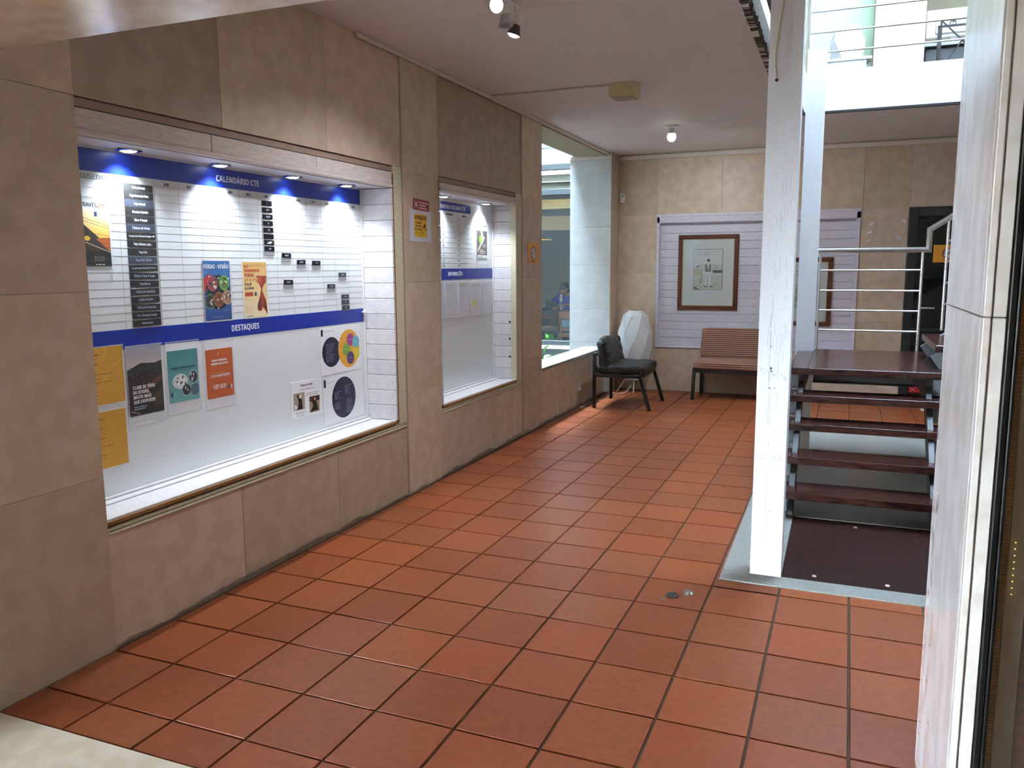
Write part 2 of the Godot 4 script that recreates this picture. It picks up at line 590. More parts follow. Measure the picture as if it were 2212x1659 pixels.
func tile_mesh(parent: Node, p: PackedVector2Array):
	var c := Vector2.ZERO
	var ar := 0.0
	for k in p.size():
		c += p[k]
		ar += p[k].cross(p[(k + 1) % p.size()]) * 0.5
	c /= p.size()
	if absf(ar) < 0.0012: return
	var loc := PackedVector2Array()
	for v in p: loc.append(v - c)
	var ins := Geometry2D.offset_polygon(loc, -0.0022)
	if ins.is_empty(): return
	var top: PackedVector2Array = ins[0]
	var st := nst()
	var ty := rng.randf_range(-0.0006, 0.0006)
	var tr := Geometry2D.triangulate_polygon(top)
	for k in range(0, tr.size(), 3):
		face(st, [Vector3(top[tr[k]].x, ty, top[tr[k]].y), Vector3(top[tr[k + 1]].x, ty, top[tr[k + 1]].y), Vector3(top[tr[k + 2]].x, ty, top[tr[k + 2]].y)], Vector3.UP)
	if top.size() == loc.size():
		# match the vertices of the inset ring to the outer ring
		var sh := 0
		var best := 1e9
		for k in top.size():
			var dsum := 0.0
			for n in loc.size(): dsum += loc[n].distance_to(top[(n + k) % top.size()])
			if dsum < best: best = dsum; sh = k
		for n in loc.size():
			var n2 := (n + 1) % loc.size()
			var a := loc[n]; var b := loc[n2]
			var a2 := top[(n + sh) % top.size()]; var b2 := top[(n2 + sh) % top.size()]
			var o := (a + b) * 0.5
			face(st, [Vector3(a.x, -0.008, a.y), Vector3(b.x, -0.008, b.y), Vector3(b2.x, ty, b2.y), Vector3(a2.x, ty, a2.y)], Vector3(o.x, 0.3, o.y))
	var t := obj("tile", st, M.tiles[rng.randi() % M.tiles.size()], parent)
	t.position = Vector3(c.x, 0, c.y)

# ------------------------------------------------------------------ walls
var spx := 0
func panel(parent: Node, a: Vector3, b: Vector3, m = null):
	spx += 1
	bx("stone_panel", a, b, m if m else M.stones[(spx * 5) % 8], parent, 0.0012)

func build_left_wall():
	var w := thing("wall_left", "long left wall clad in beige stone panels around two display cases", "wall", Vector3.ZERO, 0.0, "", "structure")
	var g := 0.0008
	# core of the wall behind the cladding
	var st := nst()
	box(st, Vector3(-0.36, -0.2, 0.455), Vector3(-0.262, CEIL + 0.04, -5.385))
	for z in [[0.455, -0.318], [-2.753, -3.249], [-4.883, -5.385]]:
		box(st, Vector3(-0.262, -0.2, z[0]), Vector3(-0.0045, CEIL + 0.04, z[1]))
	for z in [[-0.318, -2.753], [-3.249, -4.883]]:
		box(st, Vector3(-0.262, -0.2, z[0]), Vector3(-0.0165, 0.47, z[1]))
		box(st, Vector3(-0.262, 2.17, z[0]), Vector3(-0.0145, CEIL + 0.04, z[1]))
	for z in [[-0.318, -0.24], [-2.65, -2.753], [-3.249, -3.30], [-4.77, -4.883]]:
		box(st, Vector3(-0.262, 0.47, z[0]), Vector3(-0.043, 2.17, z[1]))
	obj("wall_core", st, M.grout_light, w)
	# piers
	for p in [[0.46, -0.322], [-2.750, -3.252], [-4.880, -5.390]]:
		var ys = [0.0, 0.717, 1.443, 2.165, CEIL] if p[0] > 0 else [0.0, 0.69, 1.43, 2.14, CEIL]
		for k in 4:
			panel(w, Vector3(-0.004, ys[k] + g, p[0] - g), Vector3(0.0, ys[k + 1] - g, p[1] + g))
	# returns of the last pier towards the opening
	bx("stone_return", Vector3(-0.36, 0, -5.385), Vector3(-0.03, CEIL, -5.39), M.stones[2], w)
	bx("stone_return", Vector3(-0.36, 0, 0.462), Vector3(0.0, CEIL, 0.456), M.stones[3], w)
	# spandrels and lintels, set back a little
	var zs1 := [-0.324, -1.114, -1.938, -2.744]
	for k in 3:
		panel(w, Vector3(-0.016, 0.002, zs1[k] - g), Vector3(-0.012, 0.473, zs1[k + 1] + g))
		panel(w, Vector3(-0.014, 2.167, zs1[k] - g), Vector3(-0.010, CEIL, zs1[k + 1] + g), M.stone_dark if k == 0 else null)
	for zz in [[-3.254, -4.290], [-4.290, -4.872]]:
		panel(w, Vector3(-0.016, 0.002, zz[0] - g), Vector3(-0.012, 0.473, zz[1] + g))
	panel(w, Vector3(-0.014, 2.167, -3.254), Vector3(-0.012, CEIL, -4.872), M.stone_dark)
	# white pointed joints beside the piers
	bx("joint_filler", Vector3(-0.03, 0, -2.744), Vector3(-0.006, CEIL, -2.750), M.cream, w)
	bx("joint_filler", Vector3(-0.03, 0, -4.872), Vector3(-0.006, CEIL, -4.880), M.cream, w)
	# ledges and jambs of pale stone
	for zz in [[-0.324, -2.744], [-3.254, -4.872]]:
		bx("stone_ledge", Vector3(-0.06, 0.474, zz[0]), Vector3(-0.002, 0.4835, zz[1]), M.cream, w, 0.003)
		bx("stone_ledge", Vector3(-0.06, 0.487, zz[0]), Vector3(-0.012, 0.503, zz[1]), M.cream, w, 0.003)
	for zz in [[-2.640, -2.742], [-4.742, -4.870]]:
		bx("stone_jamb", Vector3(-0.06, 0.503, zz[0]), Vector3(-0.006, 2.166, zz[1]), M.cream, w, 0.003)
	# parapet under the opening to the patio
	var zp := [-5.392, -5.90, -6.60, -7.65]
	for k in 3:
		panel(w, Vector3(-0.004, 0.002, zp[k] - g), Vector3(0.0, 0.525, zp[k + 1] + g))
	bx("parapet_core", Vector3(-0.255, -0.2, -5.39), Vector3(-0.0045, 0.527, -7.66), M.grout_light, w)
	bx("sill_slab", Vector3(-0.26, 0.527, -5.392), Vector3(0.004, 0.557, -6.42), M.sill_slab, w, 0.003)
	bx("sill_slab", Vector3(-0.26, 0.527, -6.423), Vector3(0.008, 0.557, -7.652), M.sill_slab, w, 0.003)
	# grime along the foot of the wall
	var gr := nst()
	var gz := -0.26
	var h0 := 0.02
	while gz > -7.6:
		var stp := rng.randf_range(0.012, 0.04)
		var h1 := clampf(h0 + rng.randf_range(-0.008, 0.008), 0.003, 0.026)
		var fx := 0.0008 if (gz < -2.75 and gz > -3.25) or gz < -4.88 else -0.0112
		face(gr, [Vector3(fx, 0.001, gz), Vector3(fx, 0.001, gz - stp), Vector3(fx, h1, gz - stp), Vector3(fx, h0, gz)], Vector3.RIGHT)
		gz -= stp
		h0 = h1
	obj("grime", gr, pane(Color(0.20, 0.14, 0.09), 0.33, 0.9), w).set_meta("kind", "stuff")
	# pillar in the corner
	var pc := thing("wall_corner", "pale stone pillar between the patio opening and the back wall", "pillar", Vector3.ZERO, 0.0, "", "structure")
	bx("pillar_core", Vector3(-0.44, -0.2, -7.67), Vector3(0.04, 2.85, -8.3), M.stone, pc)
	var yp := [0.0, 0.46, 0.60, 1.02, 1.33, 1.55, 2.0, 2.79]
	for k in 7:
		bx("stone_panel", Vector3(-0.452, yp[k] + 0.001, -7.65), Vector3(0.058, yp[k + 1] - 0.001, -7.672), M.concrete, pc, 0.0015)
	for k in 3:
		panel(pc, Vector3(0.04, [0, 0.717, 1.443][k] + g, -7.6525), Vector3(0.06, [0.717, 1.443, CEIL][k] - g, -8.015))
	bx("top_trim", Vector3(-0.47, 2.79, -7.635), Vector3(0.064, 2.83, -7.66), M.ceil_trim, pc, 0.002)

func build_back_wall():
	var w := thing("wall_back", "back wall of beige stone panels behind the bench and lamp", "wall", Vector3.ZERO, 0.0, "", "structure")
	var z0 := -8.015
	var z1 := -8.0188
	var st := nst()
	for b in [[-0.4, -0.2, 3.30, 0.535], [-0.4, 0.535, 0.55, 2.147], [2.805, 0.535, 3.30, 2.147], [-0.4, 2.147, 4.8, CEIL + 0.04], [4.36, -0.2, 4.8, 2.147], [3.30, -0.2, 4.36, 0.0]]:
		box(st, Vector3(b[0], b[1], -8.0193), Vector3(b[2], b[3], -8.25))
	box(st, Vector3(0.5, 0.5, -8.14), Vector3(2.85, 2.17, -8.25))
	obj("wall_core", st, M.grout_light, w)
	var g := 0.0012
	for q in [[0.06, 0.0, 0.52, 0.717], [0.06, 0.717, 0.538, 1.443], [0.06, 1.443, 0.538, 2.147], [0.06, 2.147, 0.538, CEIL],
			[0.52, 0.0, 1.255, 0.533], [1.255, 0.0, 2.0, 0.533], [2.0, 0.0, 2.60, 0.533], [2.60, 0.0, 3.298, 0.533],
			[0.538, 2.149, 1.30, CEIL], [1.30, 2.149, 2.06, CEIL], [2.06, 2.149, 2.83, CEIL], [2.83, 2.149, 3.30, CEIL], [3.30, 2.149, 4.6, CEIL],
			[2.818, 0.533, 3.298, 0.90], [2.818, 0.90, 3.298, 1.50], [2.818, 1.50, 3.298, 2.149], [4.36, 0.0, 4.6, 2.149]]:
		panel(w, Vector3(q[0] + g, q[1] + g, z0), Vector3(q[2] - g, q[3] - g, z1))
	# planked niche
	var n := thing("trim_3", "recessed niche of whitewashed horizontal planks on the back wall", "niche", Vector3.ZERO, 0.0, "", "structure")
	var y := 0.565
	var k := 0
	while y < 2.04:
		var y2 := minf(y + 0.097, 2.06)
		bx("plank", Vector3(0.56, y + 0.001, -8.075), Vector3(2.80, y2 - 0.0015, -8.095), M.plank_niche if k % 3 else M.plank_niche_b, n, 0.003)
		y = y2
		k += 1
	bx("frame_header", Vector3(0.54, 2.045, -8.0), Vector3(2.817, 2.15, -8.10), M.plank_niche, n, 0.004)
	bx("frame_cap", Vector3(0.535, 2.12, -7.992), Vector3(2.822, 2.152, -8.002), M.plank_niche, n, 0.003)
	bx("frame_side", Vector3(0.538, 0.535, -8.0), Vector3(0.575, 2.12, -8.10), M.plank_niche, n, 0.004)
	bx("frame_side", Vector3(2.775, 0.535, -8.0), Vector3(2.817, 2.12, -8.10), M.plank_niche, n, 0.004)
	bx("frame_bottom", Vector3(0.575, 0.535, -8.0), Vector3(2.775, 0.565, -8.10), M.plank_niche, n, 0.004)
	# dark glazed door
	var d := thing("door_1", "black framed glass door at the right end of the back wall", "door", Vector3.ZERO, 0.0, "", "structure")
	var ds := nst()
	box(ds, Vector3(3.302, 0.0, -8.0), Vector3(3.392, 2.143, -8.06), 0.003)
	box(ds, Vector3(4.27, 0.0, -8.0), Vector3(4.358, 2.143, -8.06), 0.003)
	box(ds, Vector3(3.392, 2.045, -8.0), Vector3(4.27, 2.143, -8.06), 0.003)
	box(ds, Vector3(3.392, 0.0, -8.0), Vector3(4.27, 0.09, -8.06), 0.003)
	box(ds, Vector3(3.392, 0.805, -8.005), Vector3(4.27, 0.83, -8.055), 0.003)
	obj("frame", ds, M.black_metal, d)
	bx("pane", Vector3(3.392, 0.09, -8.025), Vector3(4.27, 2.045, -8.033), pane(Color(0.10, 0.12, 0.11), 0.45, 0.03), d)
	var hs := nst()
	tube(hs, [Vector3(3.47, 1.06, -8.0), Vector3(3.47, 1.06, -7.95), Vector3(3.60, 1.06, -7.95)], 0.011, 8)
	obj("handle", hs, M.inox, d)
	# dim lobby behind that door
	var lb := thing("wall_lobby", "dim brown lobby seen through the dark glass door", "wall", Vector3.ZERO, 0.0, "", "structure")
	var ls := nst()
	box(ls, Vector3(3.0, -0.05, -8.25), Vector3(4.8, 0.0, -10.5))
	box(ls, Vector3(3.0, 2.5, -8.25), Vector3(4.8, 2.55, -10.5))
	box(ls, Vector3(2.95, 0, -8.25), Vector3(3.0, 2.5, -10.5))
	box(ls, Vector3(4.8, 0, -8.25), Vector3(4.85, 2.5, -10.5))
	box(ls, Vector3(3.0, 0, -10.5), Vector3(4.8, 2.5, -10.55))
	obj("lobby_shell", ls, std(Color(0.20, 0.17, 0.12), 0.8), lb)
	# right wall behind the stairs
	var rw := thing("wall_right", "beige stone wall on the far side of the staircase", "wall", Vector3.ZERO, 0.0, "", "structure")
	bx("wall_core", Vector3(4.605, -0.2, 0.2), Vector3(4.9, 5.7, -8.3), M.grout_light, rw)
	for kk in 8:
		panel(rw, Vector3(4.6, 0.0, -0.02 - kk * 1.0), Vector3(4.604, CEIL - 0.02, -1.018 - kk * 1.0))

# ------------------------------------------------------------------ patio beyond the parapet
func build_patio():
	var p := thing("wall_patio", "pale walls enclosing the small patio outside the opening", "wall", Vector3.ZERO, 0.0, "", "structure")
	var st := nst()
	# facade above and below the restaurant window
	box(st, Vector3(-4.6, 3.02, -9.6), Vector3(-0.3, 7.5, -9.85))
	box(st, Vector3(-4.6, -0.3, -9.6), Vector3(-0.3, 0.32, -9.85))
	box(st, Vector3(-4.6, 0.32, -9.6), Vector3(-3.9, 3.02, -9.85))
	obj("facade", st, std(Color(0.42, 0.45, 0.46), 0.7), p)
	bx("facade_joint_strip", Vector3(-4.6, 3.255, -9.592), Vector3(-0.3, 3.262, -9.6), M.steel_grey, p)
	bx("side_wall", Vector3(-0.30, -0.3, -8.25), Vector3(-0.1, 7.5, -9.85), M.white_paint, p)
	bx("outer_wall", Vector3(-4.8, -0.3, -3.5), Vector3(-4.6, 7.5, -9.85), M.concrete, p)
	bx("near_wall", Vector3(-4.6, -0.3, -3.3), Vector3(-0.36, 7.5, -3.5), std(Color(0.42, 0.41, 0.38), 0.8), p)
	bx("upper_wall", Vector3(-0.45, 2.86, -3.3), Vector3(-0.36, 7.5, -8.3), M.concrete, p)
	bx("patio_roof", Vector3(-4.8, 7.5, -3.3), Vector3(-0.1, 7.7, -6.2), M.concrete, p)
	bx("patio_roof", Vector3(-4.8, 7.5, -6.2), Vector3(-2.1, 7.7, -9.85), M.concrete, p)
	bx("patio_floor", Vector3(-4.6, -0.3, -3.5), Vector3(-0.26, -0.12, -9.6), std(Color(0.20, 0.17, 0.13), 0.9), p)
	# soffit over the opening
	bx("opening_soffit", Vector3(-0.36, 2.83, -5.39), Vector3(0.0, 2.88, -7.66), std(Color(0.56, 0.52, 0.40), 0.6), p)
	# window of the restaurant
	var w := thing("window_1", "wide grey framed restaurant window across the patio", "window", Vector3.ZERO, 0.0, "", "structure")
	var fr := nst()
	box(fr, Vector3(-3.9, 2.935, -9.57), Vector3(-0.3, 3.02, -9.7), 0.004)
	box(fr, Vector3(-3.9, 2.575, -9.57), Vector3(-0.3, 2.66, -9.7), 0.004)
	box(fr, Vector3(-3.9, 0.36, -9.57), Vector3(-0.3, 0.43, -9.7), 0.004)
	box(fr, Vector3(-3.9, 0.43, -9.57), Vector3(-3.8, 2.94, -9.7), 0.004)
	box(fr, Vector3(-0.4, 0.43, -9.57), Vector3(-0.3, 2.94, -9.7), 0.004)
	obj("frame", fr, std(Color(0.15, 0.165, 0.165), 0.4), w)
	bx("transom_bar", Vector3(-3.8, 2.76, -9.60), Vector3(-0.4, 2.772, -9.66), std(Color(0.42, 0.40, 0.34), 0.5), w)
	bx("shadow_gap", Vector3(-3.8, 2.52, -9.6), Vector3(-0.4, 2.575, -9.68), M.black_frame, w)
	bx("transom_pane", Vector3(-3.8, 2.66, -9.63), Vector3(-0.4, 2.935, -9.636), pane(Color(0.30, 0.30, 0.26), 0.75, 0.05), w)
	bx("pane", Vector3(-3.8, 0.43, -9.63), Vector3(-0.4, 2.52, -9.636), M.glass, w)
	bx("window_sill", Vector3(-3.9, 0.31, -9.52), Vector3(-0.3, 0.36, -9.7), M.white_paint, w, 0.004)
	# plant growing in the patio, leaves against the parapet
	var pl := thing("leafy_plant", "broad glossy green leaves rising behind the parapet slab", "plant", Vector3(-0.41, -0.12, -6.47))
	var gm := std(Color(0.17, 0.36, 0.07), 0.3)
	gm.backlight_enabled = true
	gm.backlight = Color(0.10, 0.22, 0.03)
	var leaf := nst()
	leaf.set_smooth_group(0)
	var n := 8
	for i in n:
		for s in [-1.0, 1.0]:
			var t0 := float(i) / n
			var t1 := float(i + 1) / n
			var w0 := 0.055 * sin(PI * pow(t0, 0.75))
			var w1 := 0.055 * sin(PI * pow(t1, 0.75))
			var a := Vector3(0, 0.2 * t0 - 0.10 * t0 * t0, 0.2 * t0)
			var b := Vector3(0, 0.2 * t1 - 0.10 * t1 * t1, 0.2 * t1)
			var c := b + Vector3(s * w1, 0.018, 0)
			var d := a + Vector3(s * w0, 0.018, 0)
			for v in ([a, b, c, a, c, d] if s > 0 else [a, c, b, a, d, c]):
				leaf.add_vertex(v)
	leaf.index()
	leaf.generate_normals()
	var lm := leaf.commit()
	for k in 13:
		var ang := k * 2.4
		var hh := 0.28 + 0.50 * k / 13.0
		var o := obj("leaf", lm, gm, pl)
		var stem := nst()
		var tip := Vector3(sin(ang) * 0.05, hh, cos(ang) * 0.05)
		tube(stem, [Vector3(0, 0, 0), Vector3(tip.x * 0.4, hh * 0.6, tip.z * 0.4), tip], 0.004, 5, false)
		obj("stem", stem, gm, pl)
		o.position = tip
		o.rotation = Vector3(rng.randf_range(-0.5, 0.2), ang, rng.randf_range(-0.3, 0.3))
		o.scale = Vector3.ONE * rng.randf_range(0.55, 0.72)

# ------------------------------------------------------------------ ceiling, beam
func build_ceiling():
	var c := thing("ceiling", "stippled pinkish grey ceiling boards with narrow joints", "ceiling", Vector3.ZERO, 0.0, "", "structure")
	var zs := [0.12, -0.33, -2.24, -4.15, -6.05, -8.02]
	for k in 5:
		bx("ceiling_board", Vector3(-0.03, CEIL, zs[k] - 0.003), Vector3(2.14, CEIL + 0.03, zs[k + 1] + 0.003), M.ceil, c, 0.004)
	bx("ceiling_board", Vector3(2.146, CEIL, -6.07), Vector3(4.62, CEIL + 0.03, -8.02), M.ceil, c, 0.004)
	bx("ceiling_board", Vector3(2.146, CEIL, 0.117), Vector3(4.62, CEIL + 0.03, -2.06), M.ceil, c, 0.004)
	bx("slab_core", Vector3(2.10, CEIL + 0.031, 0.1), Vector3(4.62, CEIL + 0.30, -2.06), M.plaster_dark, c)
	bx("slab_core", Vector3(-0.36, CEIL + 0.031, 2.9), Vector3(2.10, CEIL + 0.30, -8.25), M.plaster_dark, c)
	bx("slab_core", Vector3(2.10, CEIL + 0.031, -6.09), Vector3(4.62, CEIL + 0.30, -8.25), M.plaster_dark, c)
	# ragged plaster edge along the stair void
	var st := nst()
	for k in 150:
		var z := -2.07 - k * 0.0262
		var r := rng.randf_range(0.001, 0.013)
		var y0 := CEIL + rng.randf_range(-0.006, 0.004)
		box(st, Vector3(2.10, y0, z), Vector3(2.14 + r, CEIL + rng.randf_range(0.012, 0.05), z - rng.randf_range(0.014, 0.028)), 0.003)
	obj("ragged_edge", st, M.plaster_dark, c).set_meta("kind", "stuff")
	# cornice strips
	var t := thing("trim_4", "narrow pale cornice strip under the ceiling edges", "cornice", Vector3.ZERO, 0.0, "", "structure")
	var zc := [-2.24, -4.15, -5.30, -5.90, -7.50, -8.0]
	for k in 5:
		bx("cornice_strip", Vector3(0.001, CEIL - 0.028, zc[k] - 0.003), Vector3(0.022, CEIL - 0.001, zc[k + 1] + 0.003), M.ceil_trim, t, 0.003)
	bx("cornice_strip", Vector3(0.06, CEIL - 0.062, -7.99), Vector3(2.14, CEIL - 0.012, -8.014), M.ceil_trim, t, 0.004)
	bx("cornice_strip", Vector3(2.145, CEIL - 0.062, -7.99), Vector3(4.6, CEIL - 0.012, -8.014), M.ceil_trim, t, 0.004)
	# polished stone beam over the entrance
	var b := thing("trim_5", "polished beige stone beam over the entrance, top left", "beam", Vector3.ZERO, 0.0, "", "structure")
	bx("soffit_slab", Vector3(0.001, 2.205, 0.10), Vector3(1.9, 2.235, 0.85), M.stone_soffit, b, 0.003)
	bx("soffit_slab", Vector3(1.902, 2.205, 0.10), Vector3(4.6, 2.235, 0.85), M.stone_soffit, b, 0.003)
	bx("beam_core", Vector3(0.001, 2.235, 0.115), Vector3(4.6, CEIL + 0.3, 0.85), M.stone, b)

# ------------------------------------------------------------------ entrance hall around the camera
func build_entrance():
	var p := thing("wall_pier", "polished beige marble pier at the right edge of the passage", "pier", Vector3.ZERO, 0.0, "", "structure")
	bx("pier_core", Vector3(2.96, -0.2, -0.655), Vector3(4.6, 2.9, -0.10), M.stone, p)
	bx("pier_core", Vector3(2.96, 2.9, -0.655), Vector3(4.6, 5.7, -0.10), M.stone, p)
	bx("marble_panel", Vector3(2.94, 0.0, -0.665), Vector3(2.96, 1.413, -0.045), M.stone_polished, p, 0.0015)
	bx("marble_panel", Vector3(2.94, 1.4155, -0.665), Vector3(2.96, 3.4, -0.045), M.stone_polished, p, 0.0015)
	bx("marble_panel", Vector3(2.94, 0.0, -0.666), Vector3(4.6, 3.4, -0.68), M.stone_polished, p, 0.001)
	bx("marble_edge", Vector3(2.944, 0.0, -0.043), Vector3(2.9615, 1.4125, -0.075), M.marble_light, p, 0.003)
	bx("marble_edge", Vector3(2.944, 1.4145, -0.043), Vector3(2.9615, 2.21, -0.075), M.marble_light, p, 0.003)
	bx("marble_edge", Vector3(2.963, 0.0, -0.046), Vector3(2.990, 1.4125, -0.075), M.marble_light, p, 0.002)
	bx("marble_edge", Vector3(2.963, 1.4145, -0.046), Vector3(2.990, 2.21, -0.075), M.marble_light, p, 0.002)
	# glazed side screen: black frame, glass, pale wooden lining behind
	var d := thing("door_2", "black framed glass side screen at the right edge of the picture", "door", Vector3.ZERO, 0.0, "", "structure")
	var fr := nst()
	box(fr, Vector3(2.991, 0, -0.03), Vector3(3.004, 2.2, -0.08), 0.002)
	box(fr, Vector3(3.004, 0, -0.02), Vector3(3.010, 2.2, -0.08), 0.002)
	box(fr, Vector3(3.010, 0, -0.035), Vector3(3.014, 2.2, -0.08), 0.001)
	box(fr, Vector3(3.014, 0, -0.03), Vector3(3.9, 0.06, -0.08), 0.002)
	box(fr, Vector3(3.9, 0, -0.03), Vector3(3.95, 2.2, -0.08), 0.002)
	obj("frame", fr, M.black_frame, d)
	bx("pane", Vector3(3.014, 0.06, -0.052), Vector3(3.9, 2.2, -0.058), M.glass, d)
	bx("wood_lining", Vector3(3.014, 0.0, -0.075), Vector3(3.034, 2.2, -0.095), M.wood_raw, d, 0.002)
	bx("pale_lining", Vector3(3.034, 0.0, -0.078), Vector3(3.075, 2.2, -0.095), M.marble_pale, d, 0.002)
	bx("brown_panel", Vector3(3.075, 0.0, -0.082), Vector3(3.95, 2.2, -0.095), M.wood_chair, d, 0.002)
	var ls := thing("light_strip", "vertical row of tiny warm lights behind the glass screen", "light strip", Vector3(3.046, 0, -0.0755))
	for k in 9:
		var s := nst()
		lathe(s, [Vector2(0, -0.0018), Vector2(0.0018, 0), Vector2(0, 0.0018)], 8)
		var o := obj("bulb", s, glow(Color(1.0, 0.86, 0.50), 1.2), ls)
		o.position = Vector3(0, 0.79 + k * 0.0152, 0.002)
	# hall: shell with a glazed front, behind and to the left of the camera, that lets the daylight in
	var h := thing("wall_entrance", "pale walls of the entrance hall behind the camera", "wall", Vector3.ZERO, 0.0, "", "structure")
	var st := nst()
	box(st, Vector3(4.6, 0, 4.4), Vector3(4.8, 2.9, -0.1))
	box(st, Vector3(-1.7, 0, 4.2), Vector3(4.6, 2.9, 4.4))
	box(st, Vector3(-9.2, 2.15, 4.2), Vector3(-1.7, 2.9, 4.4))
	box(st, Vector3(-9.2, 0, 0.3), Vector3(-9.0, 2.9, 4.4))
	box(st, Vector3(-9.0, 0, 0.3), Vector3(-0.365, 2.9, 0.455))
	obj("hall_walls", st, M.stone, h)
	bx("hall_ceiling", Vector3(2.10, 2.6, 4.4), Vector3(4.7, 2.9, 0.85), M.ceil, h)
	bx("hall_ceiling", Vector3(-9.1, 2.6, 4.4), Vector3(2.10, 2.88, 0.85), M.ceil, h)
	bx("hall_ceiling", Vector3(-9.1, 2.6, 0.85), Vector3(-0.36, 2.88, 0.3), M.ceil, h)
	bx("hall_floor", Vector3(-9.1, -0.1, 4.4), Vector3(4.7, 0.0, 1.1), M.marble_pale, h)
	bx("hall_floor", Vector3(-9.1, -0.1, 1.1), Vector3(-0.001, 0.0, 0.47), M.marble_pale, h)
	bx("hall_floor", Vector3(2.931, -0.1, 1.1), Vector3(4.7, 0.0, 0.186), M.marble_pale, h)
	var wn := thing("window_2", "glazed entrance front behind the camera", "window", Vector3.ZERO, 0.0, "", "structure")
	var ws := nst()
	for x in [-9.0, -6.5, -4.0, -1.7]:
		box(ws, Vector3(x, 0, 4.25), Vector3(x + 0.05, 2.15, 4.3))
	obj("frame", ws, M.black_frame, wn)
	bx("pane", Vector3(-8.95, 0, 4.27), Vector3(-1.7, 2.15, 4.275), M.glass, wn)
	var oc := thing("wall_outside", "canopy and pale paving outside the entrance behind the camera", "paving", Vector3.ZERO, 0.0, "", "structure")
	bx("entrance_canopy", Vector3(-44, 2.2, 4.41), Vector3(14, 2.5, 15.0), M.concrete, oc)
	bx("porch_floor", Vector3(-34, -0.1, 4.41), Vector3(14, -0.09, 15.0), std(Color(0.72, 0.70, 0.66), 0.8), oc)
	bx("paving", Vector3(-60, -0.2, 4.4), Vector3(50, -0.1, 90), std(Color(0.85, 0.84, 0.82), 0.8), oc)

func rebase(o: Node3D, at: Vector3):
	o.position = at
	for c in o.get_children():
		if c is Node3D: c.position -= at

